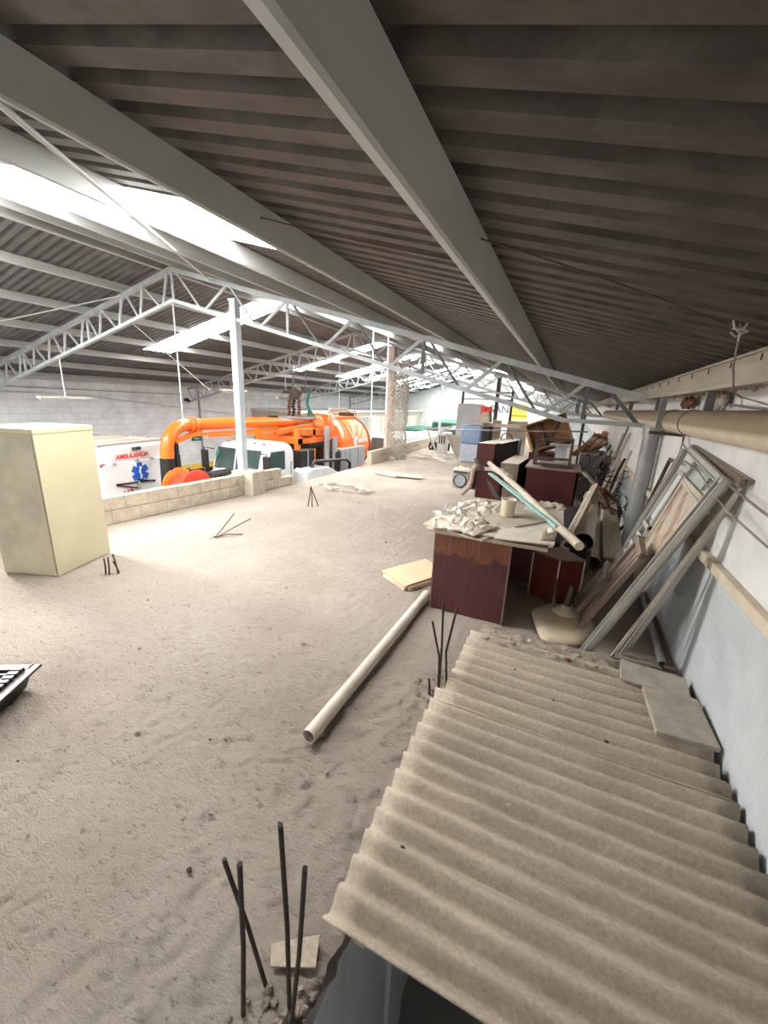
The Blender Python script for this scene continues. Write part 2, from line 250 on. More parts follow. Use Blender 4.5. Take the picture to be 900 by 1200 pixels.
# ---------------------------------------------------------------- geometry helpers
class MB:
    """collects shapes; build() links them as ONE mesh object"""
    def __init__(s, T=None): s.v=[]; s.f=[]; s.sm=[]; s.T=T or Matrix.Identity(4)
    def add(s, vs, fs, smooth=False):
        o=len(s.v); s.v += [tuple(s.T @ Vector(v)) for v in vs]
        s.f += [tuple(i+o for i in f) for f in fs]; s.sm += [smooth]*len(fs); return s
    def box(s, x0,x1,y0,y1,z0,z1):
        return s.add([(x0,y0,z0),(x1,y0,z0),(x1,y1,z0),(x0,y1,z0),(x0,y0,z1),(x1,y0,z1),(x1,y1,z1),(x0,y1,z1)],
            [(0,3,2,1),(4,5,6,7),(0,1,5,4),(1,2,6,5),(2,3,7,6),(3,0,4,7)])
    def frame(s, p0, p1, up=(0,0,1)):
        p0=Vector(p0); p1=Vector(p1); d=(p1-p0).normalized(); u=Vector(up)
        if abs(d.dot(u))>0.98: u=Vector((0,1,0))
        a=d.cross(u).normalized(); return p0,p1,a,a.cross(d)
    def bar(s, p0,p1,wd,h=None,up=(0,0,1)):
        h=h or wd; p0,p1,a,b=s.frame(p0,p1,up); vs=[]
        for p in (p0,p1):
            for i,j in ((-1,-1),(1,-1),(1,1),(-1,1)): vs.append(p+a*(i*wd/2)+b*(j*h/2))
        return s.add(vs,[(3,2,1,0),(4,5,6,7),(0,1,5,4),(1,2,6,5),(2,3,7,6),(3,0,4,7)])
    def path(s, pts, r, n=8, caps=True):
        pts=[Vector(p) for p in pts]; rr = r if isinstance(r,(list,tuple)) else [r]*len(pts)
        vs=[]; a=None
        for i,p in enumerate(pts):
            d=(pts[min(i+1,len(pts)-1)]-pts[max(i-1,0)]).normalized()
            if a is None: a = d.cross(Vector((0,0,1)) if abs(d.z)<.95 else Vector((0,1,0))).normalized()
            else:
                a=(a-d*a.dot(d)); a = a.normalized() if a.length>1e-6 else d.orthogonal().normalized()
            b=d.cross(a)
            for k in range(n):
                t=2*math.pi*k/n; vs.append(p+(a*math.cos(t)+b*math.sin(t))*rr[i])
        fs=[]
        for i in range(len(pts)-1):
            for k in range(n):
                k2=(k+1)%n; fs.append((i*n+k,i*n+k2,(i+1)*n+k2,(i+1)*n+k))
        s.add(vs,fs,True)
        if caps:
            m=len(pts)-1; s.add(vs[:n],[tuple(range(n))[::-1]]); s.add(vs[m*n:],[tuple(range(n))])
        return s
    def hollow(s, p0,p1,r,t,n=24,bow=0):
        p0,p1,a,b=s.frame(p0,p1); vs=[]
        for p in (p0,p1):
            for q in (r,r-t):
                for k in range(n):
                    th=2*math.pi*k/n; vs.append(p+(a*math.cos(th)+b*math.sin(th))*q)
        fs=[];fe=[]
        for k in range(n):
            j=(k+1)%n
            fs += [(k,j,2*n+j,2*n+k),(n+j,n+k,3*n+k,3*n+j)]; fe += [(j,k,n+k,n+j),(2*n+k,2*n+j,3*n+j,3*n+k)]
        s.add(vs,fs,True); s.add(vs,fe); return s
    def lathe(s, prof, c=(0,0,0), n=24, axis='z'):
        vs=[]
        for r,h in prof:
            for k in range(n):
                t=2*math.pi*k/n; x,y=r*math.cos(t),r*math.sin(t)
                v={'z':(x,y,h),'y':(x,h,y),'x':(h,x,y)}[axis]; vs.append((c[0]+v[0],c[1]+v[1],c[2]+v[2]))
        fs=[]
        for i in range(len(prof)-1):
            for k in range(n):
                j=(k+1)%n; fs.append((i*n+k,i*n+j,(i+1)*n+j,(i+1)*n+k))
        return s.add(vs,fs,True)
    def prism(s, poly, d):
        """poly: 3-D outline, d: extrusion vector"""
        n=len(poly); d=Vector(d); vs=[Vector(p) for p in poly]+[Vector(p)+d for p in poly]
        return s.add(vs,[tuple(range(n))[::-1],tuple(range(n,2*n))]+[(i,(i+1)%n,n+(i+1)%n,n+i) for i in range(n)])
    def lump(s, c, r, seed=0, sq=(1,1,1), n=7, rough=.35):
        vs=[];fs=[]
        for i in range(n+1):
            th=math.pi*i/n
            for k in range(n+3):
                ph=2*math.pi*k/(n+3); v=Vector((math.sin(th)*math.cos(ph),math.sin(th)*math.sin(ph),math.cos(th)))
                q=1+rough*noise.noise(v*1.7+Vector((seed*3.1,seed*1.7,seed))) 
                vs.append((c[0]+v.x*r*q*sq[0],c[1]+v.y*r*q*sq[1],c[2]+v.z*r*q*sq[2]))
        m=n+3
        for i in range(n):
            for k in range(m): fs.append((i*m+k,i*m+(k+1)%m,(i+1)*m+(k+1)%m,(i+1)*m+k))
        return s.add(vs,fs,False)
    def build(s, name, m, parent=None, bevel=0):
        me=bpy.data.meshes.new(name); me.from_pydata(s.v,[],s.f); me.polygons.foreach_set('use_smooth',s.sm)
        me.materials.append(M[m] if isinstance(m,str) else m); me.update()
        o=bpy.data.objects.new(name,me); COL.objects.link(o)
        if parent is not None:
            o.parent=parent; o.matrix_parent_inverse=Matrix.Translation(-parent.location)
        if bevel:
            bv=o.modifiers.new('Bevel','BEVEL'); bv.width=bevel; bv.segments=2; bv.limit_method='ANGLE'
        return o
def tag(o, label, cat, group=None, kind=None):
    o['label']=label; o['category']=cat
    if group: o['group']=group
    if kind: o['kind']=kind
    return o
def empty(name, loc, label, cat, group=None):
    o=bpy.data.objects.new(name,None); COL.objects.link(o); o.location=loc; o.empty_display_size=.1
    return tag(o,label,cat,group)
def struct(o): o['kind']='structure'; return o
def solo(mb, name, m, label, cat, group=None, bevel=0): return tag(mb.build(name,m,None,bevel),label,cat,group)
def text(name, body, size, mtx, m, parent, extr=0.004, bold=0.0):
    c=bpy.data.curves.new(name,'FONT'); c.body=body; c.size=size; c.extrude=extr; c.offset=bold; c.align_x='CENTER'; c.align_y='CENTER'
    tmp=bpy.data.objects.new(name,c); COL.objects.link(tmp)
    me=bpy.data.meshes.new_from_object(tmp.evaluated_get(bpy.context.evaluated_depsgraph_get())); bpy.data.objects.remove(tmp)
    me.transform(mtx); me.materials.clear(); me.materials.append(M[m])
    o=bpy.data.objects.new(name,me); COL.objects.link(o)
    if parent is not None:
        o.parent=parent; o.matrix_parent_inverse=Matrix.Translation(-parent.location)
    return o
def axes(o,x,y):
    x=Vector(x).normalized(); y=Vector(y); y=(y-x*y.dot(x)).normalized(); z=x.cross(y)
    return Matrix((( x.x,y.x,z.x,o[0]),(x.y,y.y,z.y,o[1]),(x.z,y.z,z.z,o[2]),(0,0,0,1)))
V=Vector

# ================================================================ THE SHELL
WR = 0.97; WL = -14.9; YB = -7.0; YF = 34.0; GZ = -2.5
RX = -6.95; RZ = 3.97; SL = 0.256
def zr(x): return RZ - SL*abs(x-RX) if x >= RX else RZ - 0.25*abs(x-RX)    # top-chord level; sheets lie 0.15 above

# --- mezzanine floor: uneven dusty slab with the stair opening
def floor_mesh():
    OX0, OX1, OY0, OY1 = -0.44, WR, -0.3, 3.02
    xs=[-5.9,-5.4,-5.0,-4.6]; x=-4.2
    while x < OX0-0.02: xs.append(x); x+=(.05 if x<-3.2 else .022 if x<-2.3 else .0165)
    xs += [OX0]; x=OX0+.05
    while x < WR: xs.append(x); x+=.06
    xs.append(WR)
    ys=[-2.0,-1.2,-.8,-.5,OY0]; y=OY0+.06
    while y < OY1-.02: ys.append(y); y+=(.06 if y<.35 else .0165 if y<2.4 else .021)
    ys.append(OY1); y=OY1+.06
    while y < 7.0: ys.append(y); y+=(.022 if y<4.2 else .07)
    while y < 24: ys.append(y); y+=.5
    ys.append(24.0)
    mb=MB(); nx=len(xs); vs=[]; 
    for y in ys:
        for x in xs:
            p=V((x,y,0)); h=0.010*noise.fractal(p*1.1,1,2,4)+0.006*noise.fractal(V((x*5+y*2,y*7-x*3,3)),1,2,4)+0.004*noise.noise(V((x*18,y*18,7)))
            edge=0
            if y<7.4 and x<OX0+.02 or (y>OY1 and y<5):
                # trowelled screed: crusty ridges running diagonally across the slab
                a=x*.82+y*.57; b=-x*.57+y*.82
                q=V((a*13,b*30,1.5)); t_=noise.noise(V((x*.9,y*.9,5)))
                h+=1.7*(.0065+.004*t_)*(1-2*abs(noise.noise(q)))*1.0+.006*(1-2*abs(noise.noise(q*2.3)))
                cr=noise.noise(V((a*3.1,b*6,9)));  h-=.010*max(0,.05-abs(cr))/.05*max(0,t_+.1)
                h-=.013
            dx,dy=x,y
            if abs(x-OX0)<1e-6 and OY0<y<OY1: dx=x-0.05*abs(noise.noise(V((y*9,1.3,0))))-.03*abs(noise.noise(V((y*31,4.3,0))))-(0.09*max(0,1-abs(y-.58)/.2)); 
            if abs(y-OY1)<1e-6 and x>OX0: dy=y+0.02*noise.noise(V((x*8,2.2,0)))
            if x<-5 and y>7: dx=max(x,-5.27-max(0,y-10)*.035)
            if y>7.5: h*=.6
            vs.append((dx,dy,h if x<WR-1e-6 else 0))
    fs=[]
    for j in range(len(ys)-1):
        for i in range(nx-1):
            cx=(xs[i]+xs[i+1])/2; cy=(ys[j]+ys[j+1])/2
            if OX0<cx<OX1 and OY0<cy<OY1: continue
            a=j*nx+i; fs.append((a,a+1,a+nx+1,a+nx))
    mb.add(vs,fs,True)
    # broken edges of the opening and the outer slab edge
    il=xs.index(OX0); jl=[j for j,y in enumerate(ys) if OY0-1e-6<=y<=OY1+1e-6]
    def skirt(idx, off):
        t=[V(vs[k]) for k in idx]; o=[]
        for q,p in enumerate(t):
            for r in range(4):
                n=noise.noise(V((p.x*7+r*3,p.y*11,r*1.7)))*.022
                o.append((p.x+off[0]*(.2*r)+n*(off[1]!=0 or 1)*.8*(r>0),p.y+off[1]*(.2*r)+n*.5*(r>0),p.z-[0,.04,.10,.22][r]))
        m=len(t); mb.add(o,[(a*4+r,(a+1)*4+r,(a+1)*4+r+1,a*4+r+1) for a in range(m-1) for r in range(3)])
    skirt([j*nx+il for j in jl],(-.06,0)); skirt([jl[-1]*nx+i for i in range(il,nx)],(0,.02))
    skirt([j*nx for j in range(len(ys))],(0,0)); skirt([(len(ys)-1)*nx+i for i in range(nx)],(0,0)); skirt(list(range(nx)),(0,0))
    return mb
struct(floor_mesh().build('floor','floor_dirt'))
mb=MB(); mb.box(-5.2,-.52,-1.98,23.98,-.26,-.20); mb.box(-5.85,-5.2,-1.98,6.9,-.26,-.2); mb.box(-.52,WR,3.07,23.98,-.26,-.2); mb.box(-.52,WR,-1.98,-.34,-.26,-.2); struct(mb.build('floor_soffit','concrete'))
# kerb of concrete along the far side of the opening
mb=MB()
for i in range(14):
    a=-.42+i*.1; b=a+.1
    if b>.96: b=.96
    n=.012*noise.noise(V((i*1.9,0,0)))
    mb.box(a,b,3.02+n,3.10+n,.0,.035+n*.6)
struct(mb.build('trim_1','concrete_rough',bevel=.006))
mb=MB(); mb.box(WL-.2,WR+.2,YB,YF,GZ-.1,GZ); struct(mb.build('floor_ground','ground'))
# --- walls
mb=MB(); mb.box(WR,WR+.18,YB,YF,GZ,2.02); struct(mb.build('wall_right','wall_right'))
mb=MB(); mb.box(WL-.18,WL,YB,YF,GZ,2.14); struct(mb.build('wall_left','wall_left'))
def gable(y,t,name,m):
    mb=MB(); mb.prism([(WL,y,GZ),(WR,y,GZ),(WR,y,2.05),(RX,y,4.1),(WL,y,2.1)],(0,t,0)); return struct(mb.build(name,m))
gable(YF,.2,'wall_far','wall_far'); gable(YB,-.2,'wall_back','wall_far')
# --- stair shaft under the sheets
mb=MB(); mb.box(-.62,-.52,-.5,3.2,GZ,-.2)
for k,yy in enumerate((0.30,0.62,0.94,1.5)): mb.box(-.52,-.49,yy,yy+.27,GZ,-.22)
struct(mb.build('wall_shaft','shaft'))
mb=MB(); mb.box(-.52,WR,3.12,3.22,GZ,-.2); struct(mb.build('wall_shaft_far','shaft'))
mb=MB(); mb.bar((-.46,.50,-.20),(.97,.50,-.20),.07,.07); struct(mb.build('trim_2','wood_grey',bevel=.015))
# --- rail on the right wall, conduit line
mb=MB(); mb.box(WR-.05,WR,-1.5,20,.86,.925); struct(mb.build('trim_3','wood_raw',bevel=.006))
# crumbling mortar line above the wall under the roof
mb=MB()
for i in range(90):
    y=-1+i*.12; mb.lump((WR-.0,y,1.985+.01*math.sin(i*2.1)),.05,seed=i,sq=(.5,1.3,.55))
o=mb.build('trim_4','flaky'); struct(o)

# --- corrugated roof in strips, skylight strips between
PITCH=.15; DEP=.042
def prof(y0,y1):
    pts=[]; k=math.floor(y0/PITCH)
    y=y0; ks=int(round((y1-y0)/PITCH))
    for i in range(ks):
        b=y0+i*PITCH
        pts += [(b,0),(b+.080,0),(b+.094,DEP),(b+.124,DEP)]
    pts.append((y0+ks*PITCH,0)); return pts
def sheet(mb,side,xa,xb,y0,y1,off=.155):
    P=prof(y0,y1); vs=[]
    for y,h in P:
        for x in (xa,xb): vs.append((x,y,zr(x)+off+h))
    mb.add(vs,[(2*i,2*i+1,2*i+3,2*i+2) for i in range(len(P)-1)])
def snap(y): return round(y/PITCH)*PITCH
SKY=[(snap(a),snap(a+.9)) for a in (-4.8,2.1,8.45,15.15,19.0,22.1,25.6,29.0,31.6)]
SKX_R=-1.80; SKX_L=-11.6
mr=MB(); ml=MB(); y=snap(YB-.3)
wi=0
for a,b in SKY+[(snap(YF+.3),None)]:
    sheet(mr,1,RX,WR+.12,y,a); sheet(ml,-1,WL-.2,RX,y,a)
    if b is None: break
    sheet(mr,1,SKX_R,WR+.12,a,b); sheet(ml,-1,WL-.2,SKX_L,a,b)
    for (xa,xb) in ((RX+.05,SKX_R),(SKX_L,RX-.05)):
        wi+=1; s=MB(); sheet(s,0,xa,xb,a,b); struct(s.build('window_%d'%wi,'skylight_side' if (-2<a<5 and xa<RX-.1) else 'skylight_back' if a<-2 else 'skylight_near' if a<5 else 'skylight' if a<18 else 'skylight_far'))
    y=b
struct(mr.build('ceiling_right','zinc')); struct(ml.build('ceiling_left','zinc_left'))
mb=MB(); mb.prism([(RX-.28,YB,zr(RX-.28)+.19),(RX,YB,RZ+.20),(RX+.28,YB,zr(RX+.28)+.19),(RX+.28,YB,zr(RX+.28)+.2),(RX,YB,RZ+.215),(RX-.28,YB,zr(RX-.28)+.2)],(0,YF-YB,0)); struct(mb.build('trim_5','zinc'))

# --- purlins: lipped box sections lying on the trusses
def purlin(x, label, wd=.05, h=.148, m='purlin'):
    mb=MB(); s = -SL if x>RX else .25
    u=V((1,0,s)).normalized(); n=V((-s,0,1)).normalized(); c=V((x,0,zr(x)))
    def P(a,b,y): q=c+u*a+n*b; return (q.x,y,q.z)
    # C profile: web, bottom flange with a rounded lip, top flange
    out=[(-wd/2,.012),(-wd/2+.010,.0),(wd/2-.008,0),(wd/2,.01),(wd/2,h),(-wd/2,h),(-wd/2,h-.03),(-wd/2+.004,h-.03),(-wd/2+.004,h-.006),(wd/2-.006,h-.006),(wd/2-.006,.008),(-wd/2+.012,.008),(-wd/2+.006,.018),(-wd/2+.006,.03),(-wd/2,.03)]
    k=len(out); vs=[P(a,b,YB+.05) for a,b in out]+[P(a,b,YF-.05) for a,b in out]
    mb.add(vs,[(i,(i+1)%k,k+(i+1)%k,k+i) for i in range(k)])
    return solo(mb,'roof_purlin',m,label,'roof beam','roof purlins')
for x,l in ((-.475,'grey steel roof beam running away overhead, closest to the camera'),
            (-1.70,'grey steel roof beam second from the camera, along the lower end of the bright skylights'),
            (-2.95,'grey steel roof beam third from the camera, crossing the skylight above the dusty floor'),
            (-4.2,'grey steel roof beam fourth from the camera, lit white by the skylight'),
            (-5.4,'grey steel roof beam fifth from the camera, two before the ridge'),
            (-6.78,'grey steel roof beam just on the near side of the ridge'),
            (-7.15,'grey steel roof beam just beyond the ridge'),
            (-8.3,'far slope roof beam, highest one below the ridge beam'),
            (-9.6,'far slope roof beam, second one down from the ridge beam'),
            (-10.9,'far slope roof beam, third one down from the ridge beam'),
            (-12.15,'far slope roof beam, fourth one down from the ridge beam'),
            (-13.4,'far slope roof beam, fifth one down, near the far block wall'),
            (-14.6,'lowest far slope roof beam, along the top of the far block wall')):
    purlin(x,l)
# eave beam along the right wall: deep lipped channel
mb=MB()
mb.box(.775,.80,YB+.1,YF-.1,1.975,2.105); mb.box(.745,.80,YB+.1,YF-.1,1.952,1.978); mb.box(.755,.80,YB+.1,YF-.1,2.10,2.115)
eb=empty('eave_beam',(.8,3,1.95),'dusty cream channel beam running under the low edge of the roof by the wall','roof beam')
mb.build('channel','eave',eb,bevel=.004)
mb=MB()
for i in range(26):
    y=.9+i*.42; mb.bar((.772,y,2.092),(.767,y-.015,2.062),.005)
mb.build('hook_bolts','dark',eb)
mb=MB()
for y in (3.35,5.15,7.4,9.6): mb.bar((.80,y,1.83),(.80,y,1.97),.05,.03)
mb.build('hanger','truss_dark',eb)

# --- trusses
def truss(y, label, dark=False):
    t=empty('roof_truss',(RX,y,RZ),label,'roof truss','roof trusses')
    def bot(x):
        if x>-.08: return 1.665
        return zr(x)-.55
    tc=MB(); tc.bar((RX,y,RZ-.04),(WR-.06,y,zr(WR-.06)-.04),.085,.075); tc.bar((RX,y,RZ-.04),(WL+.05,y,zr(WL+.05)-.04),.085,.075)
    tc.build('top_chord','truss',t)
    bc=MB(); bc.bar((RX,y,bot(RX)),(-.08,y,bot(-.081)),.075,.06); bc.bar((-.08,y,1.665),(WR-.03,y,1.65),.075,.05); bc.bar((RX,y,bot(RX)),(WL+.05,y,zr(WL+.05)-.55),.075,.06)
    bc.build('bottom_chord','truss',t)
    def web(xa,xb,up0,up1,r=.022,m='truss'):
        a=(xa,y,(zr(xa)-.07) if up0 else bot(xa)); b=(xb,y,(zr(xb)-.07) if up1 else bot(xb))
        MB().bar(a,b,.045 if r>.02 else .03,.03,up=(0,1,0)).build('web_bar',m,t)
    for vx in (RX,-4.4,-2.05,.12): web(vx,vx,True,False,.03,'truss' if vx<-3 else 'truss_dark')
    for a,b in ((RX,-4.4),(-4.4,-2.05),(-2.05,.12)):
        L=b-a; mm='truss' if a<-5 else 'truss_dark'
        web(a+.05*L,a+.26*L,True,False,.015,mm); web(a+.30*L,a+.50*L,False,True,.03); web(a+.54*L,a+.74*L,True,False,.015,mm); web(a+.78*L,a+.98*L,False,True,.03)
    web(.38,.72,True,False,.03,'truss_dark')
    L=(RX-WL)/6.0
    for k in range(6):
        a=RX-k*L
        if k in (2,4): web(a,a,True,False); 
        web(a-.1*L,a-.22*L,True,False,.03); web(a-.28*L,a-.60*L,False,True,.015); web(a-.62*L,a-.72*L,True,False,.03); web(a-.76*L,a-.98*L,False,True,.015)
    return t
truss(5.75,'pale grey welded roof truss closest to the camera, resting by the steel post')
truss(12.6,'second roof truss from the camera, above the wire-wrapped column')
truss(19.5,'third roof truss from the camera, deep in the hall')
truss(26.4,'farthest roof truss, near the bright end wall')

# --- bracing rods and cords in the roof
def rod(pts,r,m,name,label,cat,group=None,n=6): return solo(MB().path(pts,r,n),name,m,label,cat,group)
rod([(-1.3,.42,zr(-1.3)-.02),(-2.69,2.01,zr(-2.69)-.03),(-6.0,5.72,zr(-6.0)-.05)],.011,'cable_white','bracing_rod','pale thin bracing rod crossing under the roof beams up to the ridge','rod')
def sag(a,b,d,n=10):
    a=V(a);b=V(b); return [a.lerp(b,i/n)-V((0,0,d*4*(i/n)*(1-i/n))) for i in range(n+1)]
rod(sag((-1.72,1.95,zr(-1.72)+.1),(-.5,1.95,zr(-.5)+.08),.01),.0035,'cable_red','bracing_cable','dark red cord between the two nearest roof beams','cord')
rod(sag((-.42,1.75,zr(-.42)+.12),(.52,2.2,2.16),-.01),.0035,'cable_red','bracing_cable','dark red cord from the nearest roof beam towards the low roof edge','cord')
rod([(-8.35,5.7,zr(-8.35)-.05),(-12.2,4.0,zr(-12.2)-.03)],.012,'cable_white','bracing_rod','pale bracing rod on the far slope before the nearest truss','rod')
rod([(-8.2,5.75,3.1),(-9.3,8.6,1.9)],.010,'cable_white','bracing_rod','thin rod slanting down below the far half of the nearest truss','rod')
rod([(-10.4,12.2,2.4),(-6.5,12.4,3.3)],.012,'cable_white','bracing_rod','pale rod passing behind the steel post towards the second truss','rod')

# --- lamp drops
def lamp(x,y,z1,z0,label,ly=0.6):
    t=empty('fluorescent_lamp',(x,y,z0),label,'hanging lamp','hanging lamps')
    MB().path([(x,y,z1),(x,y,z0+.05)],.014,6).build('drop_rod','cable_white',t)
    MB().box(x-.07,x+.07,y-ly,y+ly,z0,z0+.05).build('reflector','dirty_white',t)
    MB().path([(x,y-ly*.95,z0-.02),(x,y+ly*.95,z0-.02)],.018,8).build('tube','office_door',t)
lamp(-10.8,5.75,2.5,1.55,'unlit strip lamp hanging before the far wall from the nearest truss',.55)
lamp(-9.0,9.2,3.62,1.9,'unlit strip lamp hanging above the orange boom',.5)
lamp(-7.5,12.6,3.3,1.45,'unlit strip lamp hanging over the orange tank',.6)
lamp(-9.8,12.6,2.75,1.75,'unlit strip lamp hanging behind the steel post',.5)
for p0,p1,l in (((-6.95,5.72,3.4),(-6.99,5.75,1.2),'white conduit hanging straight down from the peak of the nearest truss'),
              ((-4.66,9.4,3.53),(-4.6,9.3,1.42),'thin conduit dropping from the near slope over the orange tank'),
              ((-4.3,9.5,3.44),(-4.25,9.4,1.5),'second thin conduit beside the one over the orange tank')):
    rod([p0,p1],.013,'cable_white','hanging_conduit',l,'conduit','hanging conduits')

# --- chain hoist hanging from the second truss
ch=empty('chain_hoist',(-9.40,12.6,1.0),'rusty chain hoist gear hanging above the orange truck from the second truss','hoist')
mb=MB(); mb.bar((-9.85,12.55,1.98),(-8.70,12.65,2.05),.16,.10); mb.lathe([(0,-.15),(.2,-.13),(.22,0),(.2,.13),(0,.15)],(-9.35,12.6,1.98),14,'y'); mb.box(-9.60,-9.20,12.5,12.7,1.72,1.86); mb.build('trolley','darkmetal',ch,bevel=.01)
MB().path([(-9.45,12.6,1.8),(-9.45,12.6,2.75)],.03).build('hanger','truss_dark',ch); MB().path([(-8.90,12.6,2.0),(-8.90,12.6,2.9)],.02).build('hanger','truss_dark',ch)
for k,x in enumerate((-9.65,-9.45,-9.20)):
    mb=MB()
    for q in range(7): mb.lathe([(.03,-.05),(.06,-.03),(.07,0),(.06,.03),(.03,.05)],(x+.02*math.sin(q*2+k),12.6,1.68-q*.10),8)
    mb.build('chain','rust' if k%2==0 else 'dark',ch)
mb=MB(); mb.path([(-8.75,12.6,2.0),(-8.85,12.6,1.6),(-8.70,12.6,1.35),(-8.55,12.6,1.15),(-8.65,12.6,1.0),(-8.80,12.6,1.15),(-8.75,12.6,1.4)],.05,8); mb.build('hook','green',ch)

# --- left-wall fittings
rod([(WL+.03,5.5,1.66),(WL+.03,8.4,1.58),(WL+.03,12.2,1.2),(WL+.05,15.2,.91)],.022,'cable_white','wall_conduit','white conduit sloping along the far block wall above the ambulance','conduit')
rod([(WL+.03,5.5,1.78),(WL+.03,12.4,1.72)],.014,'cable','wall_cable','thin cable along the top of the far block wall','cable')
mb=MB(); mb.box(WL,WL+.1,12.4,12.55,1.46,1.58); mb.lathe([(0.0,.0),(.06,.02),(.06,.1),(0,.14)],(WL+.1,12.47,1.48),10,'x'); solo(mb,'security_camera','dark','small dark camera box high on the far block wall','camera')
mb=MB(); mb.box(WL,WL+.02,12.6,13.15,-.22,-.02); sg=empty('green_sign',(WL,12.9,-.22),'small green rectangular sign on the far block wall','sign'); mb.build('plate','green',sg)
mb=MB(); mb.box(WL+.02,WL+.024,12.75,13.0,-.14,-.10); mb.build('white_bar','white_paint',sg)
mb=MB(); mb.box(WL,WL+.06,9,22,-1.44,-1.22); struct(mb.build('trim_6','yellow'))
mb=MB(); mb.box(WL,WL+.05,9,22,GZ,-1.44); struct(mb.build('trim_7','dark'))
for yy in (13.1,19.6,26.5): 
    mb=MB(); mb.box(WL,WL+.06,yy,yy+.05,GZ,2.1); struct(mb.build('trim_%d'%(8+int(yy/10)),'steelpipe'))

# --- parapet of concrete blocks
def blocks(p0,p1,courses,name,label,step=0):
    p0=V((*p0,0)); p1=V((*p1,0)); d=(p1-p0); L=d.length; d.normalize(); n=V((-d.y,d.x,0))
    T=Matrix(((d.x,n.x,0,p0.x),(d.y,n.y,0,p0.y),(0,0,1,0),(0,0,0,1)))
    t=empty(name,p0,label,'wall'); t['kind']='structure'
    mb=MB(T); mo=MB(T); bl=.40
    for c in range(courses):
        s=-(c%2)*.2; top=L-step*c*.35
        i=0
        while True:
            a=max(0,s+i*bl); b=min(top,s+(i+1)*bl); i+=1
            if a>=top: break
            if b-a<.06: continue
            q=.006*noise.noise(V((i*1.3,c*2.1,0))); mb.box(a+.006,b-.006,q,.14+q,c*.195+.006,c*.195+.188+q)
    mo.box(0.01,L-step*courses*.35,.012,.128,-.03,courses*.195-.012)
    mb.build('blocks','block',t,bevel=.008); mo.build('mortar_core','mortar',t)
    return t
blocks((-5.72,1.3),(-5.25,6.95),2,'wall_parapet','low block parapet along the slab edge from the cream cabinet to the steel post',1)
blocks((-5.12,10.45),(-5.28,13.8),2,'wall_parapet','low block parapet stub beside the wire-wrapped column',0)
blocks((-5.28,13.8),(-5.5,19.0),2,'wall_parapet','low block parapet running on beyond the wire-wrapped column',0)
# pier and post
p=empty('steel_post',(-5.52,5.76,0),'pale grey square steel post standing in a concrete pier on the parapet','post')
mb=MB(); mb.box(-5.585,-5.455,5.70,5.83,.0,3.36); mb.build('shaft','post',p,bevel=.006)
mb=MB(); mb.prism([(-5.66,5.60,-.02),(-5.16,5.62,-.02),(-5.18,5.98,-.02),(-5.66,5.98,-.02)],(0,0,.46)); mb.build('concrete_pier','mortar',p,bevel=.02)
MB().box(-5.6,-5.44,5.69,5.84,3.34,3.37).build('cap_plate','post',p)
# wire-wrapped column
p=empty('wrapped_column',(-5.25,12.2,0),'brick-coloured column wrapped in diamond wire mesh at the slab edge','column')
mb=MB(); mb.box(-5.50,-5.26,12.1,12.34,0,3.45); mb.build('column_core','mesh_column',p,bevel=.01)
mb=MB(); R_=.30; H_=3.1
for s in (1,-1):
    for k in range(22):
        pts=[]
        for i in range(34):
            z=i*H_/33; th=s*z*3.2+2*math.pi*k/16; rr=R_*(1+.10*math.sin(z*2+k))
            pts.append((-5.10+rr*math.cos(th),12.22+rr*math.sin(th),z))
        mb.path(pts,.012,4,False)
mb.build('diamond_mesh','wire_mesh',p)
mb=MB()
for k in range(4): mb.lump((-5.1+.2*math.cos(k*1.6),12.15+.2*math.sin(k*1.6),.02),.16,k,(1,1,.5))
mb.build('rubble_foot','concrete',p)
# other posts
mb=MB(); mb.box(-5.93,-5.83,19.45,19.55,0,3.15); solo(mb,'steel_post','post','slim grey post under the third truss near the far slab edge','post')
mb=MB(); mb.box(-2.56,-2.44,15,15.1,0,2.75); solo(mb,'steel_post','darkmetal','dark steel post behind the blue upright panel','post')
mb=MB(); mb.box(.27,.34,12.55,12.62,0,1.68); solo(mb,'steel_post','darkmetal','thin dark post behind the tilted wooden crate','post')
# galvanised rail lines strung over the slab
rod([(-5.2,12.3,.93),(.3,12.9,1.22)],.013,'steelpipe','rail_pipe','long thin grey rail strung across the hall behind the junk','rail','rail lines')
rod([(-2.4,8.1,1.29),(.30,8.1,1.43)],.014,'steelpipe','rail_pipe','thin grey rail crossing before the tilted wooden crate','rail','rail lines')

# --- low cream building against the left wall
mb=MB(); mb.box(WL+.01,-12.0,16.5,33.9,GZ,1.08); struct(mb.build('wall_office','office'))
mb=MB(); mb.box(WL+.01,-11.8,16.3,33.95,1.08,1.20); struct(mb.build('trim_20','office_door'))
for k in range(9):
    y=17.2+k*1.75; d=MB(); d.box(-12.0,-11.94,y,y+1.4,-.6,.75)
    o=struct(d.build('door_%d'%(k+1),'office_door' if k%3 else 'galv'))
    f=MB(); 
    for q in range(6): f.box(-11.94,-11.93,y+.1+q*.22,y+.13+q*.22,-.55,.7)
    f.build('door_ribs','office',o)
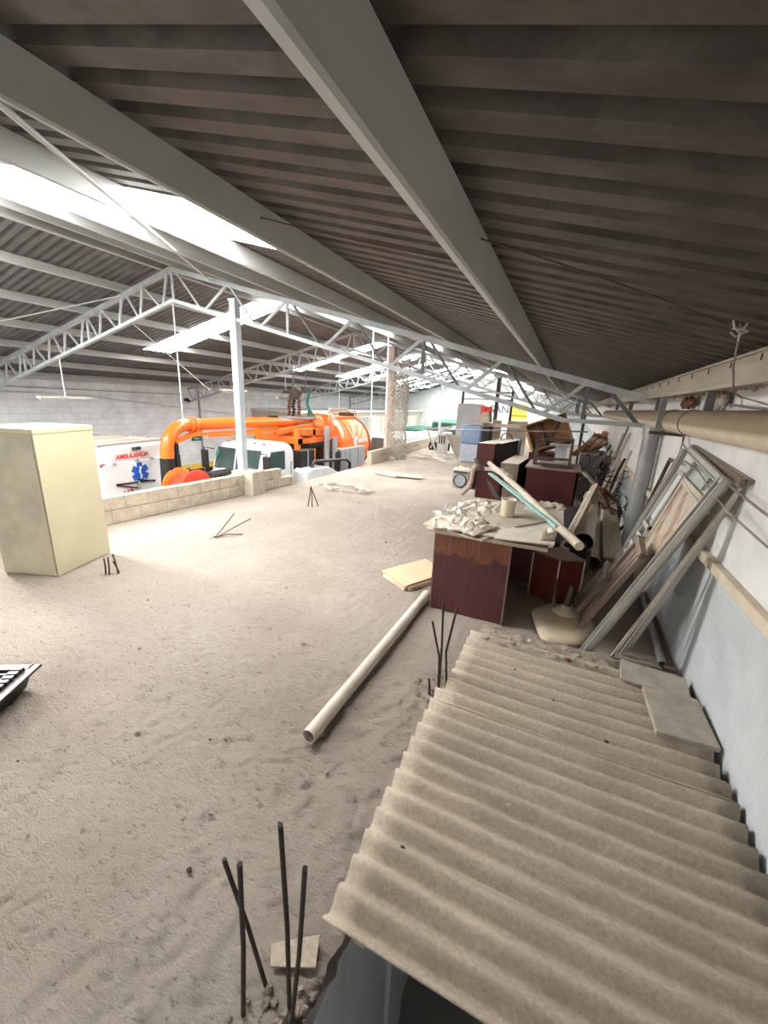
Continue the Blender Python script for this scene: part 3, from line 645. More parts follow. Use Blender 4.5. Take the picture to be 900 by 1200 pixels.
# --- far wall lettering and windows
SG=empty('wall_sign',(-4.6,YF-.05,.8),'yellow painted sign block with dark letters SAN high on the far end wall','sign')
MB().box(-4.42,-3.25,YF-.03,YF-.005,.85,2.05).build('yellow_block','yellow',SG)
MB().box(-4.42,-3.25,YF-.045,YF-.03,1.08,1.20).build('orange_band','orange_dusty',SG)
mb=MB()
for k in range(5): mb.box(-4.32+k*.21,-4.26+k*.21,YF-.045,YF-.03,1.40,1.62+.2*(k in (1,2)))
mb.build('orange_strokes','orange_dusty',SG)
text('letters','SAN',.80,axes((-5.38,YF-.03,1.55),(1,0,0),(0,0,1)),'navytext',SG,.01,.02)

# ================================================================ VEHICLES ON THE GROUND FLOOR
# --- ambulance: its back doors face the slab
def ambulance():
    # local frame: u across the rear (towards far), w forward (away from camera), z up
    O=V((-9.3,5.36,GZ)); a=math.radians(11); u=V((-math.sin(a),math.cos(a),0)); f=V((-math.cos(a),-math.sin(a),0))
    T=Matrix(((u.x,f.x,0,O.x),(u.y,f.y,0,O.y),(0,0,1,O.z),(0,0,0,1)))
    t=empty('ambulance',O,'white ambulance van with red lettering and a blue star on its back doors','ambulance')
    W=2.20; Lg=5.0; Hh=3.06
    mb=MB(T)
    def sec(y,top,ins): return [(ins,y,.45),(W-ins,y,.45),(W-ins*.6,y,1.4),(W-ins-.05,y,top-.18),(W-ins-.22,y,top),(ins+.22,y,top),(ins+.05,y,top-.18),(ins*.6,y,1.4)]
    S=[sec(0.02,Hh-.05,.03),sec(.12,Hh,.0),sec(3.6,Hh,.0),sec(4.2,Hh-.5,.03),sec(Lg,1.35,.12)]
    vs=[p for s in S for p in s]; n=8
    mb.add(vs,[(i*n+k,i*n+(k+1)%n,(i+1)*n+(k+1)%n,(i+1)*n+k) for i in range(len(S)-1) for k in range(n)]+[tuple(range(n))[::-1],tuple(range(4*n,5*n))])
    mb.build('body','white_paint',t,bevel=.03)
    r=MB(T); r.prism([(.16,.10,Hh+.005),(W-.16,.10,Hh+.005),(W-.2,3.5,Hh+.005),(.2,3.5,Hh+.005)],(0,0,.05))
    for k in range(5): r.box(.3,W-.3,.35+k*.65,.40+k*.65,Hh+.05,Hh+.075)
    r.build('roof_panel','roof_dusty',t,bevel=.02)
    v=MB(T); v.lathe([(.0,.16),(.22,.14),(.28,.0)],(.7,1.2,Hh+.04),14); v.lathe([(0,.24),(.3,.2),(.34,0)],(1.3,2.1,Hh+.04),14); v.build('roof_vent','roof_dusty',t)
    for (a0,a1,nm) in ((.10,W/2-.01,'rear_door'),(W/2+.01,W-.10,'rear_door')):
        d=MB(T); d.box(a0,a1,-.025,.03,.62,Hh-.40); o=d.build(nm,'white_paint',t,bevel=.012)
        h=MB(T); h.box((a0+a1)/2-.06,(a0+a1)/2+.06,-.05,-.02,1.2,1.26); h.build('door_handle','dark',o)
    for x in (.34,.98,1.45): 
        g=MB(T); g.box(x,x+.10,-.05,.0,Hh-.42,Hh-.37); g.build('hinge','galv',t)
    for x in (.02,W-.22):
        g=MB(T); g.box(x+.05,x+.15,-.02,.02,Hh-.44,Hh-.37); g.build('marker_lamp','redtext',t)
    l=MB(T); l.box(.98,1.16,-.07,.02,Hh-.14,Hh-.07); l.build('flood_lamp','dark',t)
    g=MB(T); g.box(.03,.17,-.03,.03,.62,1.7); g.build('tail_lamp','redtext',t)
    g=MB(T); g.box(W-.17,W-.03,-.03,.03,.62,1.7); g.build('tail_lamp','redtext',t)
    # black rubber stays laid over the doors
    for p,q in (((.37,-.05,2.17),(.93,-.05,2.01)),((.98,-.05,2.20),(1.5,-.05,2.08)),((.37,-.05,2.19),(1.5,-.05,2.10))):
        MB(T).bar(p,q,.03,.03).build('rubber_strip','rubber',t)
    MB(T).bar((.98,-.06,2.17),(.93,-.06,1.6),.05,.05).build('door_latch_bar','galv',t)
    MB(T).box(.0,W,-.14,.1,.38,.56).build('rear_bumper','dark',t,bevel=.02)
    for x in (.1,W-.1):
        for y in (.95,3.9): MB(T).lathe([(.12,-.12),(.34,-.12),(.37,-.08),(.37,.08),(.34,.12),(.12,.12)],(x,y,.36),20,'x').build('wheel','rubber',t)
    ctr=T@V((.93,-.035,Hh-.26)); text('lettering','AMBULANCIA',.150,axes(ctr,u,(0,0,1)),'redtext',t,.004,.003)
    ctr=T@V((.70,-.035,1.95)); text('small_lettering','LABI',.15,axes(ctr,u,(0,0,1)),'redtext',t,.004,.004)
    s=MB(T); c=(1.09,2.36)
    for k in range(3):
        th=math.pi/2+k*math.pi/3; dx,dz=math.cos(th)*.25,math.sin(th)*.25; px,pz=-math.sin(th)*.075,math.cos(th)*.075
        s.prism([(c[0]-dx-px,-.036-k*.0012,c[1]-dz-pz),(c[0]+dx-px,-.036-k*.0012,c[1]+dz-pz),(c[0]+dx+px,-.036-k*.0012,c[1]+dz+pz),(c[0]-dx+px,-.036-k*.0012,c[1]-dz+pz)],(0,.010,0))
    s.build('blue_star','bluestar',t)
    s=MB(T); s.box(c[0]-.011,c[0]+.011,-.045,-.036,c[1]-.16,c[1]+.16); s.path([(c[0]+.035*math.sin(i*.9),-.044,c[1]-.13+i*.03) for i in range(10)],.011,6); s.build('star_staff','white_paint',t)
ambulance()

# --- orange vacuum truck, nose towards the camera
def truck():
    GT=1.8-(1.8-GZ)/1.25      # ground in the truck's own units
    cx=-6.90; t=empty('vacuum_truck',(-7.15,9,GT),'orange vacuum tanker truck with white cab and a long overhead suction boom','truck')
    # cab: lofted sections along Y
    def loft(secs): 
        mb=MB(); n=len(secs[0]); mb.add([p for s in secs for p in s],[(i*n+k,i*n+(k+1)%n,(i+1)*n+(k+1)%n,(i+1)*n+k) for i in range(len(secs)-1) for k in range(n)]+[tuple(range(n))[::-1],tuple(range((len(secs)-1)*n,len(secs)*n))]); return mb
    def cs(y,hw,zt,rnd=.12,zb=-1.0): return [(cx-hw,y,zb),(cx+hw,y,zb),(cx+hw,y,zt-rnd*1.6),(cx+hw-rnd*.5,y,zt-rnd*.4),(cx+hw-rnd*1.8,y,zt),(cx-hw+rnd*1.8,y,zt),(cx-hw+rnd*.5,y,zt-rnd*.4),(cx-hw,y,zt-rnd*1.6)]
    loft([cs(6.98,.74,.20,.08),cs(7.12,.74,.56),cs(7.3,.74,.72),cs(8.05,.76,.74),cs(8.18,.74,.66)]).build('cab','white_paint',t,bevel=.03)
    mb=MB(); 
    for s in (-1,1): mb.prism([(cx+s*.02,6.93,.12),(cx+s*.66,6.965,.13),(cx+s*.63,7.10,.61),(cx+s*.02,7.06,.61)],(0,.05*1,0))
    w1=mb.build('windshield','windshield',t)
    MB().bar((cx,6.94,.13),(cx,7.06,.61),.035,.05).build('windshield_post','white_paint',w1)
    mb=MB(); mb.prism([(cx-.58,6.96,.42),(cx-.50,6.96,.42),(cx-.50,7.02,.55),(cx-.58,7.02,.55)],(0,-.01,0)); mb.build('window_sticker','green',w1)
    mb=MB(); mb.prism([(cx+.745,7.20,.10),(cx+.755,7.80,.13),(cx+.755,7.80,.57),(cx+.745,7.32,.57)],(.012,0,0)); mb.build('side_window','windshield',t)
    mb=MB(); mb.prism([(cx+.74,7.12,-.95),(cx+.74,7.95,-.95),(cx+.74,7.95,.08),(cx+.74,7.12,.04)],(.02,0,0)); d=mb.build('cab_door','white_paint',t,bevel=.01)
    MB().path([(cx+.80,8.0,-.8),(cx+.80,8.0,.3)],.018).build('grab_handle','galv',d)
    for k in range(5): MB().box(cx-.56+k*.27,cx-.51+k*.27,7.30,7.37,.71,.745).build('roof_lamp','orange',t)
    # hood slopes down to the grille
    def hs(y,hw,zt,zb): return [(cx-hw,y,zb),(cx+hw,y,zb),(cx+hw,y,zt-.18),(cx+hw-.12,y,zt-.04),(cx+hw-.35,y,zt),(cx-hw+.35,y,zt),(cx-hw+.12,y,zt-.04),(cx-hw,y,zt-.18)]
    loft([hs(5.75,.60,-.16,-1.05),hs(5.95,.64,-.04,-1.05),hs(7.05,.72,.16,-1.05)]).build('hood','white_paint',t,bevel=.02)
    mb=MB(); mb.box(cx-.16,cx+.16,6.2,6.9,.02,.16); 
    for s in (-1,1): mb.path([(cx+s*.5,5.85,.0),(cx+s*.5,5.85,.22),(cx+s*.5,6.15,.22),(cx+s*.5,6.15,.02)],.014)
    mb.build('hood_scoop','dark',t)
    MB().box(cx-.54,cx+.54,5.68,5.78,-1.0,-.25).build('grille','dark',t)
    for s in (-1,1):
        mb=MB(); mb.lathe([(.30,-.16),(.48,-.14),(.5,0),(.48,.14),(.30,.16)],(cx+s*.74,6.4,GT+.5),22,'x'); mb.build('front_wheel','rubber',t)
        mb=MB(); pts=[]
        for k in range(9):
            th=math.pi*k/8; pts.append((cx+s*.74-.24,6.4+.66*math.cos(th),GT+.55+.62*math.sin(th)))
        mb.prism(pts,(.5,0,0)); mb.build('wheel_arch','white_paint',t,bevel=.02)
        MB().path([(cx+s*.72,7.05,.55),(cx+s*.93,6.95,.58),(cx+s*.93,6.95,.12)],.015).build('mirror_arm','dark',t)
        MB().box(cx+s*.93-.09,cx+s*.93+.09,6.92,7.0,.10,.52).build('mirror','dark',t,bevel=.02)
    # white fender beside the slab edge
    mb=MB(); pts=[(-6.02,8.35,-.55),(-6.02,8.35,-.02),(-6.02,8.6,.05),(-6.02,9.35,.02),(-6.02,9.9,-.22),(-6.02,10.0,-.6)]; mb.prism([(x-.35,y,z) for x,y,z in pts],(.50,0,0)); mb.build('side_fender','white_paint',t,bevel=.03)
    # suction boom
    bx=-7.15; mb=MB(); R=.50; pts=[(bx+.15,11.2,1.10),(bx+.1,9.3,1.16),(bx,7.6,1.17),(bx,5.95,1.17)]
    for k in range(1,9):
        th=k/8*math.pi/2*.98; pts.append((bx,5.95-R*math.sin(th),1.17-R+R*math.cos(th)))
    pts.append((bx,5.44,.52)); mb.path(pts,.125,18); bo=mb.build('boom_pipe','orange',t)
    for y in (6.02,6.12,8.9): MB().lathe([(.125,-.02),(.155,-.02),(.155,.02),(.125,.02)],(bx,y,1.17),18,'y').build('flange','orange',bo)
    MB().path([(bx,5.44,.54),(bx,5.42,.1),(bx+.02,5.40,-.9)],.135,16).build('suction_hose','rubber',t)
    mb=MB(); mb.bar((bx+.05,5.95,.97),(bx+.05,9.4,.98),.09,.06); mb.bar((bx+.22,6.3,.93),(bx+.22,9.4,.94),.05,.045); mb.bar((bx+.05,5.6,.86),(bx+.05,6.2,1.02),.12,.08); mb.build('boom_arm','orange',t)
    mb=MB(); mb.path([(bx+.06,5.62,.86),(bx+.06,5.62,.55)],.045); mb.path([(bx+.06,5.62,.6),(bx+.10,5.62,-.35)],.055); mb.build('lift_ram','rubber',t)
    MB().bar((bx+.1,8.7,1.28),(bx+.5,11.0,1.24),.07,.07).build('chrome_ram','galv',t)
    MB().bar((bx+.05,8.4,1.30),(bx+.42,10.6,1.27),.05,.05).build('hydraulic_line','dark',t)
    # hose reel ahead of the grille
    rl=MB()
    rl.lathe([(.0,-.015),(.36,-.015),(.38,.0),(.36,.015),(0,.015)],(bx+.12,5.55,-.02),28,'x'); rl=rl.build('hose_reel','orange',t)
    MB().lathe([(0,-.015),(.36,-.015),(.38,0),(.36,.015),(0,.015)],(bx+.62,5.55,-.02),28,'x').build('reel_flange','red',rl)
    MB().lathe([(.0,0),(.25,0),(.27,.06),(.25,.12),(.27,.18),(.25,.24),(.27,.30),(.25,.36),(.25,.48),(0,.48)],(bx+.13,5.55,-.02),24,'x').build('hose_coil','red',rl)
    MB().bar((bx+.37,5.55,-.02),(bx+.37,5.65,-.9),.10,.1).build('reel_stand','orange',t)
    # turret and pump deck behind the cab
    mb=MB()
    mb.box(-7.9,-6.4,8.75,8.9,.62,.80); mb.box(-7.9,-6.4,10.0,10.15,.62,.80); mb.box(-6.55,-6.4,8.75,10.15,.62,.76); mb.box(-7.9,-7.75,8.75,10.15,.62,.76)
    for x,y in ((-6.5,8.8),(-6.5,9.5),(-6.5,10.1),(-7.8,8.8),(-7.8,10.1)): mb.box(x-.06,x+.06,y-.06,y+.06,-.3,1.02)
    mb.build('deck_frame','orange',t)
    mb=MB(); mb.box(-7.5,-6.75,9.0,9.8,.72,1.02); mb.bar((-7.0,8.5,.9),(-6.6,9.6,1.06),.16,.14); mb.bar((-6.5,8.9,.92),(-6.5,10.0,.86),.12,.2); mb.build('turret','orange_dusty',t,bevel=.02)
    mb=MB(); mb.lathe([(.0,.0),(.26,0),(.28,.03),(.28,.30),(.26,.33),(0,.33)],(-6.85,9.6,.80),20); mb.build('slew_ring','rust',t)
    MB().lathe([(0,0),(.36,0),(.38,.04),(.38,.70),(.33,.76),(0,.78)],(-6.85,10.45,.62),24).build('filter_drum','orange',t)
    mb=MB(); mb.box(-6.55,-6.2,8.55,9.15,-.75,.48); mb.build('black_cabinet','black_plastic',t,bevel=.01)
    MB().box(-6.2,-6.185,8.82,8.86,-.75,.48).build('cabinet_edge','galv',t)
    mb=MB(); mb.box(-7.8,-6.5,9.3,10.3,-.8,.55); mb.lathe([(0,-.5),(.2,-.5),(.2,.5),(0,.5)],(-6.6,9.7,.56),16,'y'); mb.build('engine_housing','black_plastic',t,bevel=.02)
    for (x,y,z0,z1) in ((-6.32,9.95,-.5,1.05),(-6.25,10.25,-.6,.72)):
        MB().path([(x,y,z0),(x,y,z1)],.085,14).build('exhaust_stack','galv',t)
    MB().path([(-6.3,9.0,-.6),(-6.3,9.0,.05),(-6.2,9.15,.1)],.05).build('orange_lever','orange_dusty',t)
    # tank
    tk=MB(); r=.93; c=(-7.25,0,.32)
    tk.lathe([(0.0,10.72),(.5,10.74),(.80,10.82),(.93,10.98),(.93,12.75),(.89,12.92),(.72,13.12),(.4,13.26),(0,13.3)],c,40,'y'); tk=tk.build('tank','orange',t)
    for y in (11.5,12.72): MB().lathe([(.93,-.03),(.955,-.03),(.955,.03),(.93,.03)],(c[0],y,c[2]),40,'y').build('tank_band','orange' if y<12 else 'rust',tk)
    mb=MB(); mb.box(-7.7,-6.9,11.3,12.6,1.2,1.26)
    mb.path([(-6.95,10.9,1.15),(-6.9,11.0,1.42),(-6.9,12.7,1.42),(-6.95,12.9,1.1)],.02); mb.build('top_walkway','orange_dusty',tk)
    MB().lathe([(0,0),(.28,0),(.28,.16),(0,.2)],(-7.2,12.6,1.2),18).build('hatch','dark',tk)
    # white lettering block on the flank (letters too worn to read): short pale strokes
    mb=MB()
    for k in range(7):
        y=11.6+k*.14; th=math.radians(12); mb.box(c[0]+.94*math.cos(th)-.02,c[0]+.94*math.cos(th)+.012,y,y+(.2 if k==0 else .09),c[2]+.94*math.sin(th)-(.13 if k==0 else .07),c[2]+.94*math.sin(th)+(.12 if k==0 else .05))
    mb.build('flank_lettering','white_paint',tk)
    mb=MB(); mb.box(-6.5,-6.12,10.45,12.0,-.27,.36); mb.build('side_locker','galv',t,bevel=.01)
    for y in (11.0,11.5): MB().box(-6.12,-6.11,y,y+.012,-.25,.34).build('locker_seam','steelpipe',t)
    MB().box(-6.5,-6.14,10.2,10.43,-.30,.30).build('dark_gap_panel','dark',t)
    mb=MB(); mb.box(-8.1,-6.2,8.3,13.2,-.55,-.40); mb.build('deck_edge','orange',t)
    mb=MB(); mb.box(-7.6,-6.4,6.2,13.0,-1.15,-.95); mb.build('chassis_rail','dark',t)
    mb=MB(); mb.box(-6.18,-6.08,9.9,12.2,-.62,-.46); mb.build('side_step','black_plastic',t)
    mb=MB()
    mb.path([(-6.0,8.75,-.7),(-6.0,8.75,.12),(-6.0,8.85,.20),(-6.0,10.5,.08),(-6.0,10.75,-.05),(-6.0,10.8,-.7)],.045,10); mb.path([(-6.0,9.9,.1),(-6.0,9.9,-.7)],.04); mb.build('guard_rail','black_plastic',t)
    for y in (11.0,12.2):
        for s in (-1,1): MB().lathe([(.30,-.26),(.48,-.24),(.5,0),(.48,.24),(.3,.26)],(cx+s*.75,y,GT+.5),22,'x').build('rear_wheel','rubber',t)
    t.scale=(1.25,1.25,1.25); t.location=(-7.15*1.25,11.25,GZ)
truck()

# --- vans and green pickups further down the hall
def van(x,y,wd,lg,ht,body,win,label,name='parked_van',pick=False):
    t=empty(name,(x,y,GZ),label,'van'); h=wd/2
    mb=MB()
    pr=[(y,.4),(y,1.0),(y+.35,1.12),(y+.75,ht-.1),(y+1.1,ht),(y+lg*.6 if pick else y+lg-.1,ht),(y+lg*.66 if pick else y+lg,ht*.62),(y+lg,ht*.6),(y+lg,.4)]
    mb.prism([(x-h,a,GZ+b) for a,b in pr],(wd,0,0)); mb.build('body',body,t,bevel=.06)
    mb=MB(); mb.prism([(x-h+.12,y+.36,GZ+1.17),(x+h-.12,y+.36,GZ+1.17),(x+h-.22,y+.70,GZ+ht-.16),(x-h+.22,y+.70,GZ+ht-.16)],(0,-.03,.02)); mb.build('windshield',win,t)
    MB().box(x-h+.1,x+h-.1,y-.06,y+.05,GZ+.4,GZ+.62).build('bumper','dark',t)
    for s in (-1,1):
        MB().box(x+s*(h-.25)-.13,x+s*(h-.25)+.13,y-.03,y+.03,GZ+.75,GZ+.92).build('headlamp','galv',t)
        for k in (.8,lg-.8): MB().lathe([(.1,-.1),(.32,-.1),(.34,0),(.32,.1),(.1,.1)],(x+s*(h-.1),y+k,GZ+.34),18,'x').build('wheel','rubber',t)
    return t
van(-7.9,17.0,1.95,4.6,2.75,'white_paint','windshield','white van with a dark windscreen behind the wire-wrapped column')
van(-7.9,21.6,1.9,4.6,2.55,'dirty_white','green','pale van with a green-tinted windscreen beyond the wrapped column')
van(-8.2,28.2,2.2,4.6,3.1,'green','windshield','dark green vehicle at the far end of the hall','parked_vehicle')
van(-10.6,27.5,1.9,4.6,2.5,'green','windshield','second dark green vehicle near the far cream building','parked_vehicle')

# ================================================================ THINGS ON THE SLAB
# --- cream steel cabinet, one side dented
def cabinet():
    A=V((-4.37,2.01,0)); u=V((-.33,.944,0)); u.normalize(); v=V((-u.y,u.x,0)); 
    T=Matrix(((u.x,v.x,0,A.x),(u.y,v.y,0,A.y),(0,0,1,0),(0,0,0,1)))   # u along the lit side, v to the back-left
    t=empty('steel_cabinet',A,'tall cream steel cabinet with a dented grimy side standing on the dusty floor','cabinet')
    L=.68; W=.58; H=1.43
    mb=MB(T); mb.box(0,L,.0,W,.0,H-.05); mb.build('body','cream_steel',t,bevel=.006)
    mb=MB(T); mb.box(-.004,L+.004,-.004,W+.004,H-.05,H); mb.build('top_lid','cream_steel',t,bevel=.006)
    # dented near panel: pressed inwards along a diagonal crease
    n=22; vs=[]; p=MB(T)
    for j in range(n+1):
        for i in range(n+1):
            a=i/n; b=j/n; d=0.045*max(0,1-abs((a-.35)*1.1-(b-.78)*.9)/.28)*(.4+.6*b) if b>.25 else .0
            d+=.012*noise.noise(V((a*3,b*3,1))); edge=min(a,1-a,b,1-b)*9; d*=min(1,edge)
            vs.append((-.006+max(0,d)*-0.35+d*.2,.012+a*(W-.024),.01+b*(H-.08)))
    p.add(vs,[(j*(n+1)+i,j*(n+1)+i+1,(j+1)*(n+1)+i+1,(j+1)*(n+1)+i)[::-1] for j in range(n) for i in range(n)],True); p.build('dented_panel','cream_grime',t)
cabinet()

# --- reinforcing-bar stubs
def rebars(label, bars, r=.007, base=None, grp='starter bars in the slab'):
    b0=bars[0][0]; t=empty('starter_bars',(b0[0],b0[1],0),label,'rebar',grp)
    for pts in bars: 
        q=[V(p) for p in pts]
        if len(q)==2: q=[q[0],q[0].lerp(q[1],.5)+V((.004,.003,0)),q[1]]
        MB().path(q,r,8).build('bar','rebar',t)
    if base:
        mb=MB()
        for k in range(base[2]):
            a=random.random()*6.28; d=base[1]*math.sqrt(random.random()); mb.lump((base[0][0]+d*math.cos(a),base[0][1]+d*math.sin(a),.002),.004+.016*random.random()**2*(1-d/base[1]*.5),k,(1,1,.7),5,.9)
        o=mb.build('crumbled_base','concrete_rough',t); o['kind']='stuff'
    return t
rebars('four steel bars sticking up from the slab at the near end of the corrugated sheet',
    [((-.64,.55,-.03),(-.607,.55,.64)),((-.615,.63,-.03),(-.735,.61,.49)),((-.52,.62,-.03),(-.53,.62,.735)),((-.50,.60,-.03),(-.44,.60,.67))],.007,((-.5,.50,0),.17,150))
rebars('steel bars sticking up beside the far corner of the corrugated sheet and the desk',
    [((-.52,2.16,-.02),(-.545,2.19,.25),(-.60,2.16,.5)),((-.545,2.26,-.02),(-.57,2.27,.59)),((-.50,2.28,-.02),(-.52,2.26,.25),(-.485,2.29,.56)),((-.57,2.12,-.02),(-.58,2.12,.12))],.0075,((-.54,2.2,0),.16,70))
rebars('short steel bars sticking up beside the cream cabinet',
    [((-4.05,2.26,-.02),(-4.04,2.26,.17)),((-4.03,2.28,-.02),(-4.01,2.28,.18)),((-3.96,2.33,-.02),(-4.01,2.33,.20)),((-3.99,2.36,-.02),(-4.02,2.33,.12))],.008,((-4.03,2.28,0),.1,12))
rebars('steel bars leaning together like a tripod in the middle of the dusty floor',
    [((-3.93,5.59,-.02),(-3.87,5.6,.36)),((-3.84,5.59,-.02),(-3.86,5.6,.34)),((-3.80,5.72,-.02),(-3.88,5.62,.33))],.009)
rebars('bent wire-like bars curling low out of the floor before the parapet',
    [((-4.0,3.60,-.01),(-3.98,3.74,.10),(-4.06,3.95,.16),(-4.18,4.15,.17)),((-3.99,3.61,-.01),(-3.93,3.78,.06),(-3.90,4.0,.11),(-3.93,4.2,.12)),((-4.02,3.58,-.01),(-3.9,3.72,.03),(-3.75,3.85,.02))],.007,((-4.0,3.6,0),.1,10))

# --- PVC pipe and board on the floor
p=MB(); p.hollow((-1.035,1.46,.046),(-1.01,3.36,.046),.040,.004,24); solo(p,'pvc_pipe','pvc_white','long dusty pvc pipe lying on the floor beside the worn maroon desk','pipe')
b=empty('wooden_board',(-1.35,3.8,0),'tan wooden panel lying flat on the floor behind the maroon desk','board')
mb=MB(); mb.prism([(-1.60,3.62,.045),(-1.235,3.40,.045),(-.98,3.9,.045),(-1.30,4.18,.045)],(0,0,.022)); mb.build('panel','wood_tan',b,bevel=.003)
mb=MB(); mb.bar((-1.57,3.615,.022),(-1.25,3.42,.022),.035,.04); mb.bar((-1.22,3.43,.022),(-1.0,3.87,.022),.035,.04); mb.bar((-1.56,3.66,.022),(-1.3,4.12,.022),.03,.04); mb.build('batten','wood_raw',b)
# --- loose tile and hatch plate
mb=MB(); mb.prism([(-.63,.665,.004),(-.495,.725,.008),(-.53,.80,.010),(-.665,.71,.006)],(0,0,.007)); solo(mb,'flat_tile','asbestos','small grey tile lying on the floor behind the bent steel bars','tile')
mb=MB(); mb.prism([(-4.35,9.1,.01),(-3.72,8.95,.01),(-3.62,9.45,.01),(-4.2,9.62,.01)],(0,0,.03)); mb.prism([(-3.72,9.0,.035),(-3.1,9.15,.02),(-3.2,9.5,.03),(-3.62,9.45,.05)],(0,0,.015)); solo(mb,'floor_plate','wood_grey','flat grey plate lying on the floor before the wrapped column','plate')

# --- black plastic crate at the left edge
def crate():
    o=V((-2.80,1.06,0)); a=V((-2.58,.70,0)); u=(a-o).normalized(); v=V((-u.y,u.x,0)); 
    if v.x>0: v=-v
    t=empty('black_crate',o,'black plastic tray with slatted rods lying on the open dusty floor','crate')
    T=Matrix(((u.x,v.x,0,o.x),(u.y,v.y,0,o.y),(0,0,1,.0),(0,0,0,1))); W=.50; D=.62; H=.12
    mb=MB(T)
    lo=[(.03,.03,.012),(W-.03,.03,.012),(W-.03,D-.03,.012),(.03,D-.03,.012)]; hi=[(0,0,H),(W,0,H),(W,D,H),(0,D,H)]; ri=[(.02,.02,H),(W-.02,.02,H),(W-.02,D-.02,H),(.02,D-.02,H)]; li=[(.045,.045,.02),(W-.045,.045,.02),(W-.045,D-.045,.02),(.045,D-.045,.02)]
    mb.add(lo+hi+ri+li,[(3,2,1,0)]+[(i,(i+1)%4,4+(i+1)%4,4+i) for i in range(4)]+[(4+i,4+(i+1)%4,8+(i+1)%4,8+i) for i in range(4)]+[(8+i,8+(i+1)%4,12+(i+1)%4,12+i) for i in range(4)]+[(12,13,14,15)])
    mb.build('tray','black_plastic',t)
    mb=MB(T); mb.box(-.035,W+.035,-.035,.02,H-.006,H+.012); mb.box(-.035,W+.035,D-.02,D+.035,H-.006,H+.012); mb.box(-.035,.02,0,D,H-.006,H+.012); mb.box(W-.02,W+.035,0,D,H-.006,H+.012); mb.build('rim','black_plastic',t,bevel=.004)
    for k in range(9):
        x=.06+k*.047; MB(T).bar((x,.05,H+.0),(x,D-.05,H+.03),.014,.014).build('rod','alu' if k%2 else 'black_plastic',t)
    mb=MB(T)
    for k in range(12): mb.box(.03+k*.038,.055+k*.038,.02,.075,.04,H+.035)
    mb.build('comb','black_plastic',t)
crate()

# --- corrugated fibre-cement sheets over the stair opening
def csheet(name,label,y0,y1,xa,xb,z,ph=0,trim=None):
    pit=.1065; amp=.025; nx=14; n=int((y1-y0)/pit*12); vs=[]
    for s in (0,1):
        for j in range(n+1):
            y=y0+(y1-y0)*j/n
            for i in range(nx+1):
                f=i/nx; xl=xa+.008*noise.noise(V((y*9,3,ph))); xr=xb+ .012*noise.noise(V((y*14,5,ph)))
                if trim: xr=min(xr,trim(y))
                x=xl+(xr-xl)*f
                zz=z+amp*math.cos(2*math.pi*(y-y0)/pit)+.006*noise.noise(V((x*2,y*2,ph)))-.008*math.sin(math.pi*f)
                vs.append((x,y,zz-(.008 if s else 0)))
    m=(n+1)*(nx+1); w=nx+1; fs=[]
    for j in range(n):
        for i in range(nx):
            a=j*w+i; fs.append((a,a+1,a+w+1,a+w)); fs.append((m+a+w,m+a+w+1,m+a+1,m+a))
    for j in range(n): fs.append((j*w,(j+1)*w,m+(j+1)*w,m+j*w)); a=j*w+nx; fs.append((a+w,a,m+a,m+a+w))
    for i in range(nx): fs.append((i+1,i,m+i,m+i+1)); a=n*w+i; fs.append((a,a+1,m+a+1,m+a))
    mb=MB(); mb.add(vs,fs,True); return solo(mb,name,'asbestos',label,'roofing sheet','corrugated sheets over the stair opening')
csheet('corrugated_sheet','lower dusty corrugated roofing sheet nearest the camera, covering the stair opening',.80,2.08,-.52,.945,.085)
csheet('corrugated_sheet','upper dusty corrugated roofing sheet overlapping the nearer one, strewn with crumbs by the desk',1.972,2.86,-.475,.93,.091,2.0)
n=26; m_=8; vs=[]
for j in range(m_+1):
    for i in range(n+1):
        a=i/n; b=j/m_; x=-.42+1.0*a; e=min(1,min(b,1-b)*5,min(a,1-a)*8)
        y=2.70+.10*a+.10*noise.noise(V((a*5,2,0)))*(1-b)+b*(.30-.08*a); vs.append((x,y,.072+e*(.035+.02*noise.noise(V((x*9,y*9,4)))+.012*noise.noise(V((x*30,y*30,2))))))
mb=MB(); mb.add(vs,[(j*(n+1)+i,j*(n+1)+i+1,(j+1)*(n+1)+i+1,(j+1)*(n+1)+i) for j in range(m_) for i in range(n)],True)
o=solo(mb,'dirt_drift','concrete_rough','drift of dirt and grit lying along the far edge of the corrugated sheets before the desk','dirt'); o['kind']='stuff'
# beam that carries the sheets over the opening
for yy,l in ((1.2,'grey timber bearer under the lower corrugated sheet'),(2.45,'grey timber bearer under the upper corrugated sheet')):
    mb=MB(); mb.box(-.435,WR-.005,yy-.04,yy+.04,-.03,.055); solo(mb,'timber_bearer','wood_grey',l,'timber')
mb=MB(); mb.box(-.43,-.38,.85,2.9,-.02,.0555); solo(mb,'timber_bearer','wood_grey','grey timber packing along the slab edge under both corrugated sheets','timber')
# paving slabs on the sheet by the wall
mb=MB(T=Matrix.Translation((.80,2.46,.117))@Matrix.Rotation(.05,4,'Z')@Matrix.Rotation(.03,4,'X')); mb.box(-.145,.145,-.19,.19,0,.032); solo(mb,'paving_slab','concrete','square concrete slab lying on the corrugated sheet against the wall','slab','concrete slabs on the sheet',.006)
mb=MB(T=Matrix.Translation((.735,2.80,.110))@Matrix.Rotation(-.10,4,'Z')@Matrix.Rotation(-.03,4,'X')); mb.box(-.19,.19,-.12,.13,0,.02); solo(mb,'paving_slab','concrete','thin dusty slab lying half behind the square concrete slab on the sheet','slab','concrete slabs on the sheet',.006)
